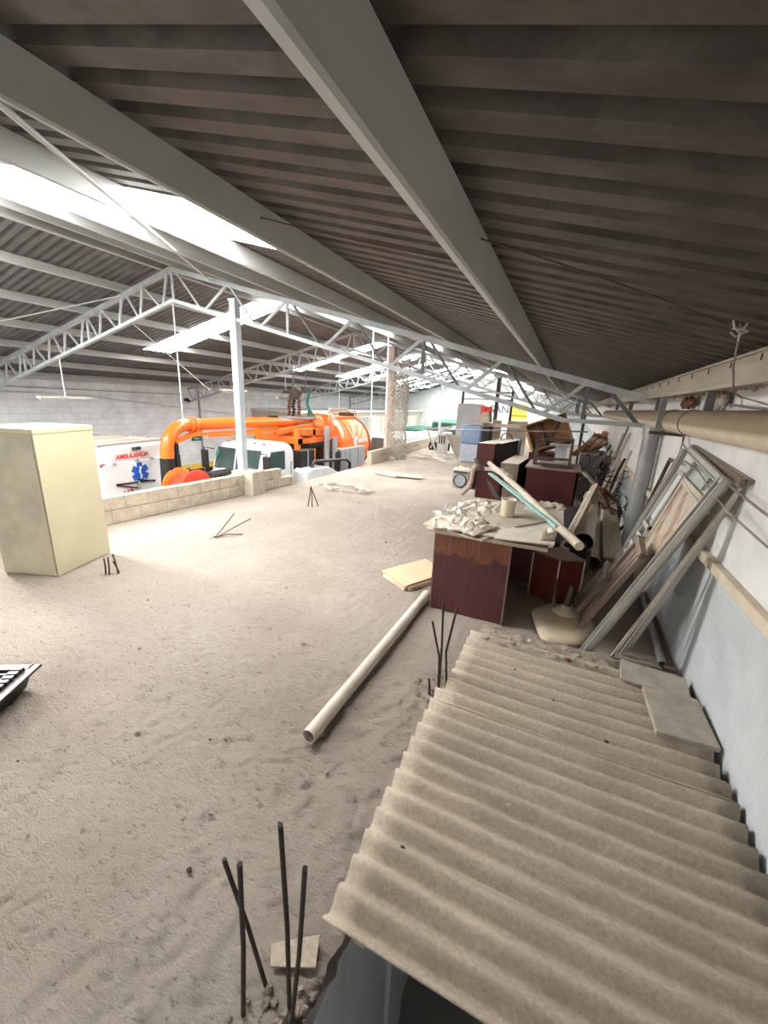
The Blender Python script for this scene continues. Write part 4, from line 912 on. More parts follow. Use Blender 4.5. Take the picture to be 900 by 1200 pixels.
# crumbs on the sheets and the floor: individual chips
def chip(x,y,z,r,i,label,grp,m='concrete'): 
    mb=MB(); mb.lump((x,y,z+r*.4),r,i,(1.2,.9,.6),5,.6); solo(mb,'concrete_chip',m,label,'rubble chip',grp)
for i in range(26):
    x=-.36+.85*random.random()**1.3; y=2.79+.12*random.random(); chip(x,y,.095,.010+.012*random.random(),i,'crumb of broken concrete at the top edge of the corrugated sheet','crumbs along the kerb','rust' if i==4 else 'concrete')
for i,(x,y) in enumerate([(-.2,1.9),(.15,2.3),(.0,1.5),(.42,2.1),(.6,1.8),(-.36,1.13),(.22,1.7),(-.1,2.5),(.5,1.3)]):
    chip(x,y,.10,.009,i+40,'small chip lying in the troughs of the corrugated sheet','chips on the sheet','dark' if i%2 else 'concrete')
fl=[(-2.25,.72),(-1.9,1.1),(-1.45,1.28),(-1.52,1.24),(-2.6,1.6),(-1.2,.95),(-.9,1.05),(-1.6,2.2),(-2.3,2.9),(-3.2,2.1),(-1.8,.55),(-.85,1.35),(-1.1,.75),(-2.9,3.6),(-2.0,4.6),(-3.3,6.3),(-2.6,7.8),(-3.1,10.5),(-3.8,11.5),(-2.9,10.2),(-3.5,12.2),(-3.3,9.4),(-4.2,10.9),(-1.35,.62)]
for i,(x,y) in enumerate(fl): chip(x,y,.0,.006+.009*((i*37)%10)/10*(1+.12*y),i+60,'small chip of debris on the dusty slab','chips on the floor','concrete_rough' if i%3 else 'rebar')

# --- worn maroon desk seen from its end, loaded with junk
d=empty('office_desk',(-.6,3.3,0),'worn maroon office desk with its peeling end panel facing the camera','desk')
mb=MB(); mb.box(-.935,-.285,3.22,3.245,0.0,.735); mb.build('end_panel','maroon',d,bevel=.002)
mb=MB(); mb.box(-.935,-.925,3.216,3.22,.0,.735); mb.box(-.298,-.285,3.216,3.22,.0,.735); mb.build('edge_strip','brown_panel',d)
mb=MB(); mb.box(-1.0,-.02,3.16,4.62,.735,.765); mb.build('desktop','board_dusty',d,bevel=.003)
mb=MB(); mb.box(-.93,-.29,4.55,4.575,0,.735); mb.build('far_panel','maroon_plain',d)
mb=MB(); mb.box(-.90,-.88,3.25,4.55,.1,.735); mb.build('modesty_panel','maroon_plain',d)
mb=MB(); mb.box(-.48,-.05,3.95,4.52,.12,.73); pd=mb.build('pedestal','maroon_plain',d)
for k in range(3): MB().box(-.05,-.03,3.97,4.5,.14+k*.2,.32+k*.2).build('drawer','redwood',pd)
# boards stacked on the desk, overhanging to the right
for i,(pts,z,h,m,l) in enumerate((
   ([(-1.06,3.24),(-.5,3.05),(-.36,3.6),(-.98,3.85)],.767,.012,'board_dusty','thin grey board under the crumpled sheets on the desk'),
   ([(-.62,3.15),(-.08,3.18),(-.06,3.6),(-.64,3.62)],.782,.014,'paper','pale board lying across the near corner of the desk'),
   ([(-.42,3.08),(.02,3.16),(.02,3.48),(-.40,3.46)],.797,.010,'paper','small pale square board at the right near corner of the desk'),
   ([(-.66,3.62),(-.36,3.40),(.0,3.95),(-.35,4.2)],.797,.012,'board_dusty','grey board under the cream pail on the desk'),
   ([(-.30,3.6),(.08,3.62),(.06,4.45),(-.32,4.4)],.783,.012,'paper','pale panel at the right rear of the desk'))):
    mb=MB(); mb.prism([(x,y,z) for x,y in pts],(0,0,h)); solo(mb,'loose_board',m,l,'board','boards on the desk')
# crumpled sacks and papers
def crumple(name,m,label,cat,cx,cy,z,sx,sy,h,seed,rot=0,grp=None):
    n=16; vs=[]; T=Matrix.Translation((cx,cy,z))@Matrix.Rotation(rot,4,'Z'); mb=MB(T)
    for s in (0,1):
        for j in range(n+1):
            for i in range(n+1):
                a=i/n*2-1; b=j/n*2-1; p=V((a*2.2+seed,b*2.2,seed)); e=max(0,1-max(abs(a),abs(b))**3)
                hh=(abs(noise.noise(p*.8))*1.5+abs(noise.noise(p*1.7))*.5)*h*.75*(.15+.85*e)
                vs.append((a*sx+.05*noise.noise(p*1.4),b*sy+.05*noise.noise(p*1.6+V((9,0,0))),(.006+hh) if s==0 else 0.0))
    w=n+1; m2=w*w; fs=[]
    for j in range(n):
        for i in range(n):
            q=j*w+i; fs.append((q,q+1,q+w+1,q+w)); fs.append((m2+q+w,m2+q+w+1,m2+q+1,m2+q))
    for i in range(n): 
        for q,r in ((i,i+1),(n*w+i+1,n*w+i),((i+1)*w,i*w),(i*w+n,(i+1)*w+n)): fs.append((r,q,m2+q,m2+r))
    mb.add(vs,fs); return solo(mb,name,m,label,cat,grp)
crumple('crumpled_sack','sack','crumpled pale sack spread over the near left corner of the desk','sack',-.78,3.45,.785,.24,.26,.10,1,.3,'sacks on the desk')
crumple('crumpled_sack','paper','folded stiff pale sheets hanging over the near edge of the desk','sack',-.62,3.28,.80,.13,.2,.09,5,-.4,'sacks on the desk')
crumple('crumpled_sack','sack','dusty crumpled cloth at the rear of the desk','sack',-.72,4.1,.768,.26,.3,.12,9,.1,'sacks on the desk')
crumple('crumpled_sack','paper','bunched pale plastic by the far right corner of the desk','sack',-.10,4.52,.80,.15,.10,.06,13,.1,'sacks on the desk')
mb=MB()
for k in range(5): mb.path([(-.95+.04*k+.03*math.sin(k*2+i),3.42+i*.05,.86+.02*math.sin(i*1.4+k)) for i in range(7)],.006,6)
solo(mb,'wire_hangers','whiteboard','tangle of pale wires on the crumpled sack on the desk','wire')
# pail
pl=empty('plastic_pail',(-.47,3.98,.81),'cream plastic pail standing on the boards on the desk','pail')
mb=MB(); mb.lathe([(0,0),(.058,0),(.062,.006),(.068,.155),(.071,.16),(.066,.16),(.062,.15),(.056,.01),(0,.008)],(-.42,3.80,.811),28); mb.build('body','pail',pl)
mb=MB(); mb.lathe([(0,0),(.06,0)],(-.42,3.80,.955),20); mb.build('contents','wood_grey',pl)
mb=MB(); mb.path([(-.42+.068*math.cos(t/8*math.pi-.5),3.80+.068*math.sin(t/8*math.pi-.5),.95+.03*math.sin(t/8*math.pi)) for t in range(9)],.004); mb.build('bail','cable_white',pl)
# elbow fitting
mb=MB(); mb.path([(-.07,3.24,.838),(-.03,3.26,.838),(.0,3.31,.838),(.0,3.38,.838),(-.03,3.44,.838)],.026,14); mb.path([(-.085,3.24,.838),(-.06,3.243,.838)],.032,14); solo(mb,'elbow_fitting','pvc','cream pvc elbow fitting at the right edge of the desk','pipe fitting')
# long pipes leaning over the desk
rod([(-1.16,6.9,.87),(-.45,5.0,.85),(.195,3.25,.80)],.036,'pvc','leaning_pipe','long beige pipe leaning down across the desk towards the leaning frames','pipe','pipes across the desk',14)
mb=MB(); mb.bar((-1.02,6.25,.80),(.03,3.62,.83),.06,.022); solo(mb,'turquoise_strip','turq','turquoise painted strip lying alongside the long beige pipe','strip')
rod([(-1.12,6.95,.80),(-.72,6.2,.78)],.05,'pvc_white','leaning_pipe','short thick pipe end lying beside the far end of the beige pipe','pipe','pipes across the desk',14)
rod([(-1.41,7.0,.92),(-.78,6.85,.05)],.045,'darkmetal','leaning_pipe','dark grey pipe propped diagonally behind the desk','pipe','pipes across the desk',14)
rod([(-1.34,6.8,.84),(-1.40,6.8,.74),(-1.41,6.8,.55),(-1.44,6.8,.44),(-1.56,6.8,.30)],.04,'pinkpipe','leaning_pipe','pinkish bent pipe behind the desk by the boxed appliance','pipe','pipes across the desk',14)
# things that hold the pipes up behind the desk
mb=MB(); mb.box(-1.35,-.95,6.9,7.3,0,.74); solo(mb,'low_cabinet','maroon_plain','low maroon cabinet propping the pipe ends behind the desk','cabinet',bevel=.004)

# --- upright maroon box and chair seat before it
cb=empty('maroon_box',(.1,3.9,0),'small upright maroon box with dusty top beside the desk','cabinet')
T=Matrix.Translation((.095,3.86,0))@Matrix.Rotation(math.radians(21),4,'Z')
mb=MB(T); mb.box(0,.21,0,.02,.01,.45); mb.build('side_panel','redwood',cb)
T2=Matrix.Translation((.095,3.86,0))@Matrix.Rotation(math.radians(157),4,'Z')
mb=MB(T2); mb.box(0,.25,-.02,0,.01,.45); mb.build('side_panel','redwood',cb)
mb=MB(); mb.prism([(.095,3.835,.45),(.31,3.93,.45),(.09,4.22,.45),(-.16,3.96,.45)],(0,0,.016)); mb.build('top_panel','brown_panel',cb)
mb=MB(); mb.prism([(.095,3.87,.01),(.28,3.945,.01),(.09,4.18,.01),(-.13,3.96,.01)],(0,0,.44)); mb.build('core','dark',cb)
mb=MB(); mb.bar((.095,3.85,.0),(.095,3.85,.45),.012); mb.bar((.305,3.935,.0),(.305,3.935,.45),.012); mb.bar((-.145,3.955,0),(-.145,3.955,.45),.012); mb.build('edge_strip','paper',cb)
st=empty('upturned_chair',(.2,3.45,0),'dusty cream plastic chair seat lying upside down before the maroon box','chair seat')
def rounded(pts,r,n=5):
    out=[]; m=len(pts)
    for i in range(m):
        p=V(pts[i]); a=(V(pts[i-1])-p); b=(V(pts[(i+1)%m])-p); ra=min(r,a.length*.45); rb=min(r,b.length*.45); A=p+a.normalized()*ra; B=p+b.normalized()*rb
        for k in range(n+1):
            t=k/n; out.append((A*(1-t)**2+p*2*t*(1-t)+B*t*t))
    return out
ol=rounded([(-.09,3.56),(.10,3.80),(.34,3.82),(.445,3.50),(.33,3.14),(.04,3.06)],.10)
def sheet_dome(ol,z,th,up):
    c=sum((V(p) for p in ol),V((0,0)))/len(ol); rings=[1,.9,.7,.45,.2]; vs=[]; n=len(ol)
    for s in (0,1):
        for q,f in enumerate(rings):
            for p in ol: vs.append((c.x+(p[0]-c.x)*f,c.y+(p[1]-c.y)*f,z+up*(1-f**2)-(th if s else 0)-(.02 if q==0 else 0)))
        vs.append((c.x,c.y,z+up-(th if s else 0)))
    m=len(rings)*n+1; fs=[]
    for s in (0,1):
        for q in range(len(rings)-1):
            for k in range(n):
                f=(s*m+q*n+k,s*m+q*n+(k+1)%n,s*m+(q+1)*n+(k+1)%n,s*m+(q+1)*n+k); fs.append(f if s==0 else f[::-1])
        for k in range(n):
            f=(s*m+(len(rings)-1)*n+k,s*m+(len(rings)-1)*n+(k+1)%n,s*m+m-1); fs.append(f if s==0 else f[::-1])
    for k in range(n): fs.append(((k+1)%n,k,m+k,m+(k+1)%n))
    mb=MB(); mb.add(vs,fs,True); return mb
sheet_dome(ol,.06,.022,.008).build('seat_shell','cream_plastic',st)
mb=MB(); mb.lathe([(.115,.0),(.11,.012),(.085,.03),(.05,.04),(.045,.06),(0,.06)],(.20,3.62,.064),26); mb.build('mount_boss','cream_plastic',st)
mb=MB(); mb.path([(.20,3.63,.12),(.22,3.66,.30)],[.032,.024],14); mb.build('post_stub','darkmetal',st)
mb=MB(); mb.path([(.10,3.58,.1),(.095,3.6,.16),(.085,3.62,.36)],.008); mb.build('lever','darkmetal',st)

# --- window frames and panels leaning on the right wall
def lean(y0,y1,xb,xt,zt,zb=0.0,skew=0.0):
    o=V((xb,y0,zb)); v=V((xt-xb,skew,zt-zb)); L=v.length; v.normalize(); u=V((0,1,0)); u=(u-v*u.dot(v)).normalized(); n=u.cross(v)
    if n.x>0: n=-n
    return Matrix(((u.x,v.x,n.x,o.x),(u.y,v.y,n.y,o.y),(u.z,v.z,n.z,o.z),(0,0,0,1))),L,y1-y0
# front aluminium window frame: channel-section near rail, pane at the top
T,L,Wd=lean(3.10,4.16,.37,.895,1.44,0.0,-.16)
f=empty('window_frame',(.37,3.14,0),'wide aluminium window frame leaning on the wall, frontmost of the stack','window frame','frames leaning on the wall')
mb=MB(T)
mb.box(-.045,-.035,0,L,0,.055); mb.box(.025,.035,0,L,0,.055); mb.box(-.045,.035,0,L,.0,.02); mb.box(-.012,-.004,0,L,.02,.042)
mb.box(-.04,Wd,L-.035,L,0,.045); mb.box(-.04,Wd,L-.055,L-.045,.01,.03); mb.build('frame','alu',f,bevel=.002)
mb=MB(T); mb.box(.03,.78,L-.22,L-.05,-.02,-.014); mb.build('pane','pane',f)
mb=MB(T); mb.box(.31,.322,L-.16,L-.05,-.014,.006); mb.box(.02,.80,L-.235,L-.215,-.03,.01); mb.box(.78,.80,L-.24,L-.04,-.025,.01); mb.build('mullion','alu',f)
# far rail pair of the frame stack, steeper
T,L,Wd=lean(4.02,4.12,.47,.905,1.52)
f=empty('frame_rail_pair',(.47,4.05,0),'pair of dark-grooved aluminium rails leaning at the far side of the stack of frames','rail','rails behind the frame')
mb=MB(T); mb.box(0,.022,0,L,0,.04); mb.box(.06,.085,0,L,0,.04); mb.build('rail','alu',f)
mb=MB(T); mb.box(.022,.06,0,L,.0,.012); mb.build('groove','dark',f)
# loose rails behind the near rail
for k,(dy,zt,x,m,l) in enumerate(((.0,1.41,.54,'pvc_white','thin pale rail leaning just behind the wide aluminium frame'),(.08,1.38,.61,'alu','grey rail leaning second behind the wide aluminium frame'),(.20,1.35,.68,'dirty_white','pale rail leaning third behind the wide aluminium frame'))):
    mb=MB(); mb.bar((x,3.15+dy,0.012),(.935,2.91+dy*.1,zt),.022,.018,up=(-1,0,.4)); solo(mb,'frame_rail',m,l,'rail','rails behind the frame')
# wooden door panel with stains, behind the near rail
T,L,Wd=lean(3.26,3.84,.49,.838,1.30,0,-.10)
f=empty('wooden_door_panel',(.345,3.1,0),'stained wooden door panel with a pale frame leaning inside the aluminium frame','door panel','frames leaning on the wall')
mb=MB(T); mb.box(.0,.04,.42*L,L,-.03,.0); mb.box(Wd-.03,Wd,.42*L,L,-.03,.0); mb.box(0,Wd,L-.04,L,-.03,.0); mb.box(0,Wd,.42*L,.42*L+.04,-.03,.0); mb.build('frame','wood_raw',f,bevel=.003)
mb=MB(T); mb.box(.04,Wd-.03,.42*L+.03,L-.04,-.025,-.014); mb.build('panel','door_wood',f)
# two brown cabinet fronts leaning lower in front
for k,(y0,y1,xb,xt,zt,l) in enumerate(((3.62,3.92,.30,.50,.46,'brown recessed cabinet front leaning lowest, before the stained door panel'),(3.36,3.72,.33,.66,.80,'brown recessed cabinet front leaning between the low one and the stained door'))):
    T,L,Wd=lean(y0,y1,xb,xt,zt,.01,-.10)
    f=empty('cabinet_front',(xb,y0,0),l,'cabinet front','brown fronts leaning by the frames')
    mb=MB(T); mb.box(0,.035,0,L,.02,.06); mb.box(Wd-.035,Wd,0,L,.02,.06); mb.box(0,Wd,L-.045,L,.02,.07); mb.box(0,Wd,0,.05,.02,.06); mb.build('frame','brown_panel',f,bevel=.004)
    mb=MB(T); mb.box(.035,Wd-.035,.05,L-.045,.02,.032)
    for q in range(3): mb.box(.06+q*.08,.068+q*.08,.05,L-.05,.032,.038)
    mb.build('recessed_panel','brown_panel',f)
# white slatted frame between the door panel and the far rails
T,L,Wd=lean(3.76,3.98,.42,.86,1.36)
f=empty('slatted_frame',(.42,3.8,0),'narrow white slatted frame leaning between the stained door panel and the far rails','window frame','frames leaning on the wall')
mb=MB(T); mb.box(0,.02,0,L,-.02,.01); mb.box(Wd-.02,Wd,0,L,-.02,.01); mb.box(0,Wd,L-.03,L,-.02,.01)
for q in range(4): mb.box(0,Wd,.62+q*.10,.655+q*.10,-.01,.02)
mb.bar((.02,.45,.0),(.2,.7,.0),.02,.02,up=(0,0,1)); mb.build('frame','dirty_white',f)
mb=MB(T); mb.box(.02,Wd-.02,1.0,L-.03,-.012,-.008); mb.build('pane','white_paint',f)
# narrow dark frame piece by the wall
T,L,Wd=lean(4.30,4.55,.62,.91,1.40)
mb=MB(T); mb.box(0,.02,0,L,0,.03); mb.box(Wd-.02,Wd,0,L,0,.03); mb.box(0,Wd,L-.03,L,0,.03); solo(mb,'leaning_surround','darkmetal','narrow dark frame leaning on the wall beyond the far rails, beside the grey vertical pipe','window frame','frames leaning on the wall')
# brown plank behind the frames against the wall
mb=MB(); mb.bar((.915,2.84,1.445),(.945,4.12,1.545),.035,.02,up=(1,0,0)); mb.bar((.955,2.84,1.455),(.955,4.1,1.55),.02,.04,up=(1,0,0)); solo(mb,'wooden_batten','brown_panel','brown batten lying along the top edge of the leaning frames','batten')

# --- drainpipe column, big duct, little pipe
mb=MB(); mb.path([(.86,5.55,0),(.86,5.55,1.64)],.085,20); mb.path([(.86,5.55,1.55),(.86,5.55,1.66)],.10,20); solo(mb,'wall_column_pipe','steelpipe','thick grey vertical pipe standing against the wall beyond the leaning frames','pipe')
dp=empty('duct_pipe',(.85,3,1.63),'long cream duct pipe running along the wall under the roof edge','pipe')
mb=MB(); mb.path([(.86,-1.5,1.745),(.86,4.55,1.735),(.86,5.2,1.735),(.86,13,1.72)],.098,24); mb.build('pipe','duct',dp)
for y in (1.1,3.9,4.6): MB().lathe([(.098,-.012),(.103,-.012),(.103,.012),(.098,.012)],(.86,y,1.737),24,'y').build('pipe_strap','darkmetal',dp)
for y in (4.55,): MB().bar((WR-.01,y,1.615),(.68,y,1.625),.045,.03).build('bracket','darkmetal',dp)
MB().bar((.745,4.55,1.61),(.745,4.55,1.95),.05,.02).build('strap_hanger','steelpipe',dp)
mb=MB(); mb.hollow((.86,3.16,.045),(.97-.06,5.3,.045),.026,.004,16); solo(mb,'small_pipe','steelpipe','thin grey pipe lying on the floor along the wall behind the frames','pipe')
mb=MB(); mb.path([(.86,3.13,.035),(.95,3.13,.035)],.024,12); solo(mb,'pipe_stub','darkmetal','short dark pipe stub at the foot of the wall by the corrugated sheet','pipe')
# cables on the wall
rod([(.60,2.35,2.19),(.61,2.36,2.14),(.64,2.45,2.02),(.72,2.65,1.92),(.80,2.8,1.90),(.84,2.55,1.86),(.80,2.3,1.75)],.0045,'cable','hanging_cable','frayed cable hanging from the roof edge in front of the eave beam','cable','cables along the wall')
mb=MB(); mb.path([(.61,2.36,2.12),(.605,2.34,2.15),(.58,2.33,2.165),(.57,2.34,2.20)],.004,6); mb.path([(.61,2.36,2.12),(.62,2.37,2.16),(.63,2.36,2.20)],.004,6); mb.path([(.57,2.33,2.15),(.60,2.38,2.14),(.63,2.34,2.155),(.60,2.31,2.16),(.58,2.36,2.17),(.62,2.37,2.175)],.004,6)
solo(mb,'cable_knot','cable_white','pale knotted cable end tied under the roof edge','cable','cables along the wall')
rod(sag((.95,4.1,1.93),(.95,2.1,1.84),.03)+sag((.95,2.0,1.84),(.95,1.0,1.86),.02),.008,'cable','wall_cable','dark cable drooping over the wall above the big duct pipe','cable','cables along the wall')
rod([(.93,4.45,1.62),(.90,4.25,1.55),(.89,4.05,1.53),(.885,3.6,1.50),(.87,3.1,1.455),(.875,2.85,1.415),(.91,2.5,1.36),(.94,2.1,1.32),(.95,1.6,1.29)],.007,'cable','wall_cable','upper dark cable running along the top of the leaning frames and off along the wall','cable','cables along the wall')
rod([(.93,4.40,1.60),(.875,4.2,1.42),(.87,3.9,1.44),(.85,3.4,1.42),(.83,3.0,1.36),(.86,2.75,1.29),(.92,2.4,1.22),(.95,1.9,1.17),(.95,1.5,1.15)],.006,'cable','wall_cable','lower dark cable drooping from the leaning frames off along the wall','cable','cables along the wall')
mb=MB()
for k in range(6): mb.lump((.92,4.35+.06*k,1.90+.02*math.sin(k*2)),.045,k,(.6,1,.8))
solo(mb,'rust_clump','rust','rusty clump where the nearest truss meets the wall','clump')
mb=MB()
for k in range(5): mb.lump((.93,3.55+.06*k,1.90+.03*math.sin(k*2.3)),.04,k+9,(.5,1,1.2))
solo(mb,'plaster_clump','flaky','pale plaster clump on the wall above the big duct pipe','clump')

# --- big pipes, planks and gutter along the wall
def bigpipe(a,b,r,label): mb=MB(); mb.hollow(a,b,r,.008,28); solo(mb,'big_pipe','pvc_white',label,'pipe','big pipes lying by the wall')
bigpipe((.46,4.9,.105),(.60,6.7,.11),.095,'big pale pipe lying on the floor, lower one of two open ends facing the camera')
bigpipe((.31,4.72,.40),(.44,6.6,.42),.108,'big pale pipe lying higher, upper one of two open ends facing the camera')
mb=MB(); mb.box(.10,.42,4.85,6.6,0,.285); solo(mb,'rubble_box','brown_panel','low dusty box under the upper big pipe','box',bevel=.01)
mb=MB(); mb.bar((.64,4.82,.235),(.82,8.2,.30),.20,.022); solo(mb,'wide_plank','wood_grey','wide grey plank running away along the wall beside the big pipes','plank')
mb=MB(); mb.box(.56,.74,4.84,5.3,0,.215); mb.box(.70,.90,7.4,8.0,0,.27); solo(mb,'plank_block','board_dusty','dusty blocks carrying the wide grey plank','block',bevel=.01)
mb=MB(); 
pts=[]
for i in range(9):
    t=i/8; pts.append(V((.05+.32*t,4.32+2.2*t,.50+.25*t)))
vs=[]; 
for p in pts:
    for k in range(9):
        th=math.radians(-100+k*25); vs.append((p.x+.10+.075*math.cos(th)*-1,p.y,p.z-.05+.09*math.sin(th)*.9))
for p in pts:
    for k in range(9):
        th=math.radians(-100+k*25); vs.append((p.x+.10+.067*math.cos(th)*-1,p.y,p.z-.05+.082*math.sin(th)*.9))
m=81; fs=[]
for i in range(8):
    for k in range(8): q=i*9+k; fs += [(q,q+1,q+10,q+9),(m+q+9,m+q+10,m+q+1,m+q)]
    fs += [(i*9+9,i*9,m+i*9,m+i*9+9),(i*9+8,i*9+17,m+i*9+17,m+i*9+8)]
for k in range(8): fs += [(k+1,k,m+k,m+k+1),(72+k,73+k,m+73+k,m+72+k)]
mb.add(vs,fs,True); solo(mb,'gutter_length','pvc','curved cream gutter length lying against the rear maroon desk','gutter')
mb=MB(); mb.box(.02,.34,4.45,6.4,.0,.42); solo(mb,'dark_crate','dark','dark crate carrying the cream gutter behind the upright maroon box','crate')
mb=MB(); mb.lump((.42,6.35,.60),.11,3,(1,1,.9)); solo(mb,'concrete_lump','concrete','lump of rough concrete lying above the big pipes','rubble')

# --- rear maroon desk with frame and tilted crate
d=empty('office_desk',(-.2,8,0),'dark maroon desk with plain end panel standing further back by the wall','desk')
mb=MB(); mb.box(-.62,.25,7.9,7.93,0,.72); mb.build('end_panel','maroon_plain',d)
mb=MB(); mb.box(-.66,.29,7.86,9.0,.72,.75); mb.build('desktop','brown_panel',d)
mb=MB(); mb.box(-.62,.25,8.9,8.93,0,.72); mb.box(.22,.25,7.9,8.9,.1,.72); mb.build('side_panels','maroon_plain',d)
def tilt_box(T,w,dd,h): 
    return T
mb=MB(); 
for a,b in (((-.52,8.0,.78),(-.52,8.05,1.26)),((.08,8.0,.78),(.08,8.05,1.28)),((-.52,8.05,1.25),(.08,8.05,1.27)),((-.52,8.0,.90),(.08,8.0,.92)),((-.52,8.0,.80),(.08,8.0,.80)),((-.52,8.4,.78),(-.52,8.4,1.2)),((.08,8.4,.78),(.08,8.4,1.2)),((-.52,8.05,1.25),(-.52,8.4,1.2)),((.08,8.05,1.27),(.08,8.4,1.2))): mb.bar(a,b,.045,.045)
solo(mb,'open_stand','darkmetal','dark open frame standing on the rear maroon desk','frame')
mb=MB(); mb.prism([(-.40,8.0,.755),(.1,8.05,.755),(.05,8.6,.755),(-.45,8.5,.755)],(0,0,.05)); solo(mb,'flat_box','brown_panel','flat brown tray lying on the rear maroon desk under the open frame','tray')
mb=MB(); mb.box(-.2,.0,8.5,8.7,.755,1.1); mb.box(-.32,.05,8.48,8.72,1.1,1.14); solo(mb,'pale_stool','whiteboard','pale small stool inside the open frame on the rear desk','stool')
# tilted crate: open drawer carcass
T=Matrix.Translation((-.42,9.6,1.26))@Matrix.Rotation(math.radians(-24),4,'Y')@Matrix.Rotation(math.radians(-12),4,'X')@Matrix.Rotation(math.radians(10),4,'Z')
c=empty('tilted_crate',(-.42,9.6,1.2),'tilted brown wooden carcass with an open side piled behind the rear desk','crate')
W_,H_,D_=.42,.30,.40
mb=MB(T); mb.box(-W_,W_,.02,.04,-H_,H_); mb.build('back_panel','crate_wood',c)
mb=MB(T); mb.box(-W_,W_,-.22,.3,H_-.025,H_); mb.box(-W_,W_,-.22,.3,-H_,-H_+.025); mb.box(-W_,-W_+.025,-.22,.3,-H_,H_); mb.box(W_-.025,W_,-.22,.3,-H_,H_); mb.build('sides','crate_wood',c)
mb=MB(T); mb.box(-.14,-.115,-.15,.03,-H_,H_); mb.bar((-.1,0,-.25),(.3,0,.2),.04,.03,up=(0,1,0)); mb.build('divider','darkmetal',c)
mb=MB(); mb.box(-.75,-.1,9.4,10.1,0,.86); solo(mb,'hidden_cabinet','maroon_plain','dark cabinet standing under the tilted brown carcass','cabinet')
# grey and maroon cabinets lying in the middle row
def carcass(name,label,x0,x1,y0,y1,z0,z1,front,dark,topm,shift=0):
    t=empty(name,(x0,y0,z0),label,'cabinet'); mb=MB(); mb.prism([(x0,y0,z0),(x1,y0,z0),(x1,y0,z1),(x0,y0,z1)],(shift*0,.03,0)); mb.build('end_panel',front,t,bevel=.003)
    mb=MB(); mb.prism([(x0,y0+.03,z1-.02),(x1,y0+.03,z1-.02),(x1+shift,y1,z1-.02),(x0+shift,y1,z1-.02)],(0,0,.02)); mb.build('top_panel',topm,t)
    mb=MB(); mb.prism([(x1-.02,y0+.03,z0),(x1-.02,y0+.03,z1-.02),(x1-.02+shift,y1,z1-.02),(x1-.02+shift,y1,z0)],(-.02,0,0)); mb.build('side_panel',dark,t)
    mb=MB(); mb.prism([(x0+.02,y0+.03,z0),(x0+.02,y0+.03,z1-.02),(x0+.02+shift,y1,z1-.02),(x0+.02+shift,y1,z0)],(-.02,0,0)); mb.build('side_panel',front,t)
    mb=MB(); mb.prism([(x0+shift,y1-.02,z0),(x1+shift,y1-.02,z0),(x1+shift,y1-.02,z1-.02),(x0+shift,y1-.02,z1-.02)],(0,.02,0)); mb.build('back_panel',front,t)
    return t
g=carcass('metal_cabinet','dusty grey-brown cabinet with a drawer panel between the two maroon cabinets',-1.18,-.83,8.4,10.0,0,.70,'grey_cab','dark','grey_cab',.08)
MB().box(-1.12,-.89,8.385,8.4,.30,.62).build('drawer_front','grey_cab',g)
g=carcass('maroon_cabinet','long maroon cabinet with a pale dusty top behind the pipes',-1.83,-1.45,9.1,11.0,0,1.0,'maroon_plain','dark','board_dusty',.28)
MB().prism([(-1.36,9.3,1.005),(-1.33,9.3,1.005),(-1.08,10.9,1.005),(-1.12,10.9,1.005)],(-.12,0,.012)).build('pale_board','paper',g)
# boxed appliance with round grille
a=empty('boxed_appliance',(-2.1,8.8,0),'small white appliance with a round front grille beside the maroon cabinet','appliance')
mb=MB(); mb.box(-2.25,-1.88,8.75,9.1,0,.40); mb.build('casing','dirty_white',a,bevel=.01)
mb=MB(); mb.lathe([(.13,-.012),(.155,-.012),(.155,.012),(.13,.012)],(-2.07,8.742,.17),24,'y'); mb.box(-2.22,-1.92,8.735,8.75,.33,.38); mb.build('grille_ring','darkmetal',a)
mb=MB(); mb.lathe([(0,0),(.125,0)],(-2.07,8.744,.17),24,'y'); mb.build('grille_disc','greypanel',a)
mb=MB(); mb.box(-1.88,-1.78,8.8,9.1,0,.38); mb.build('side_housing','dark',a)
crumple('crumpled_sack','paper','crumpled white bags lying on top of the boxed appliance','sack',-2.08,8.92,.40,.16,.14,.09,21)
# blue and grey upright padded panel
b=empty('upright_panel',(-2.85,13,0),'tall padded panel, blue above and grey below, standing among the junk','panel')
mb=MB(); mb.box(-3.16,-2.53,12.95,13.15,0,.60); mb.build('grey_half','greypanel',b,bevel=.05)
mb=MB(); mb.box(-3.19,-2.52,12.93,13.15,.60,1.2); mb.build('blue_half','bluepanel',b,bevel=.07)
mb=MB(); mb.box(-2.50,-2.28,13.0,13.5,0,1.18); solo(mb,'dark_case','dark','dark tall case behind the blue padded panel','case')
mb=MB(); mb.box(-3.88,-2.9,15,15.08,0,1.85); solo(mb,'pale_board','whiteboard','large pale blank board standing behind the blue padded panel','board')
mb=MB(); 
for x in (-3.75,-2.0): mb.box(x-.04,x+.04,15.1,15.18,0,2.35)
mb.box(-3.75,-2.0,15.1,15.16,2.0,2.04); mb.box(-3.75,-2.0,15.1,15.16,2.25,2.29); solo(mb,'pipe_rack','darkmetal','dark open rail frame rising above the pale board','frame')
mb=MB(); mb.prism([(-2.95,12.9,1.22),(-2.3,12.9,1.30),(-2.35,12.9,1.62),(-2.5,12.9,1.62)],(0,.5,0)); solo(mb,'folded_panel','board_dusty','dusty slanted panel lying on top of the blue padded panel','panel')
for k in range(2):
    mb=MB(); mb.box(-2.62+k*.16,-2.49+k*.16,13.0,13.3,1.50,1.78); solo(mb,'red_folder','red','red folder standing on the dark case, %s'%('nearer the blue panel' if k==0 else 'further from the blue panel'),'folder','red folders')
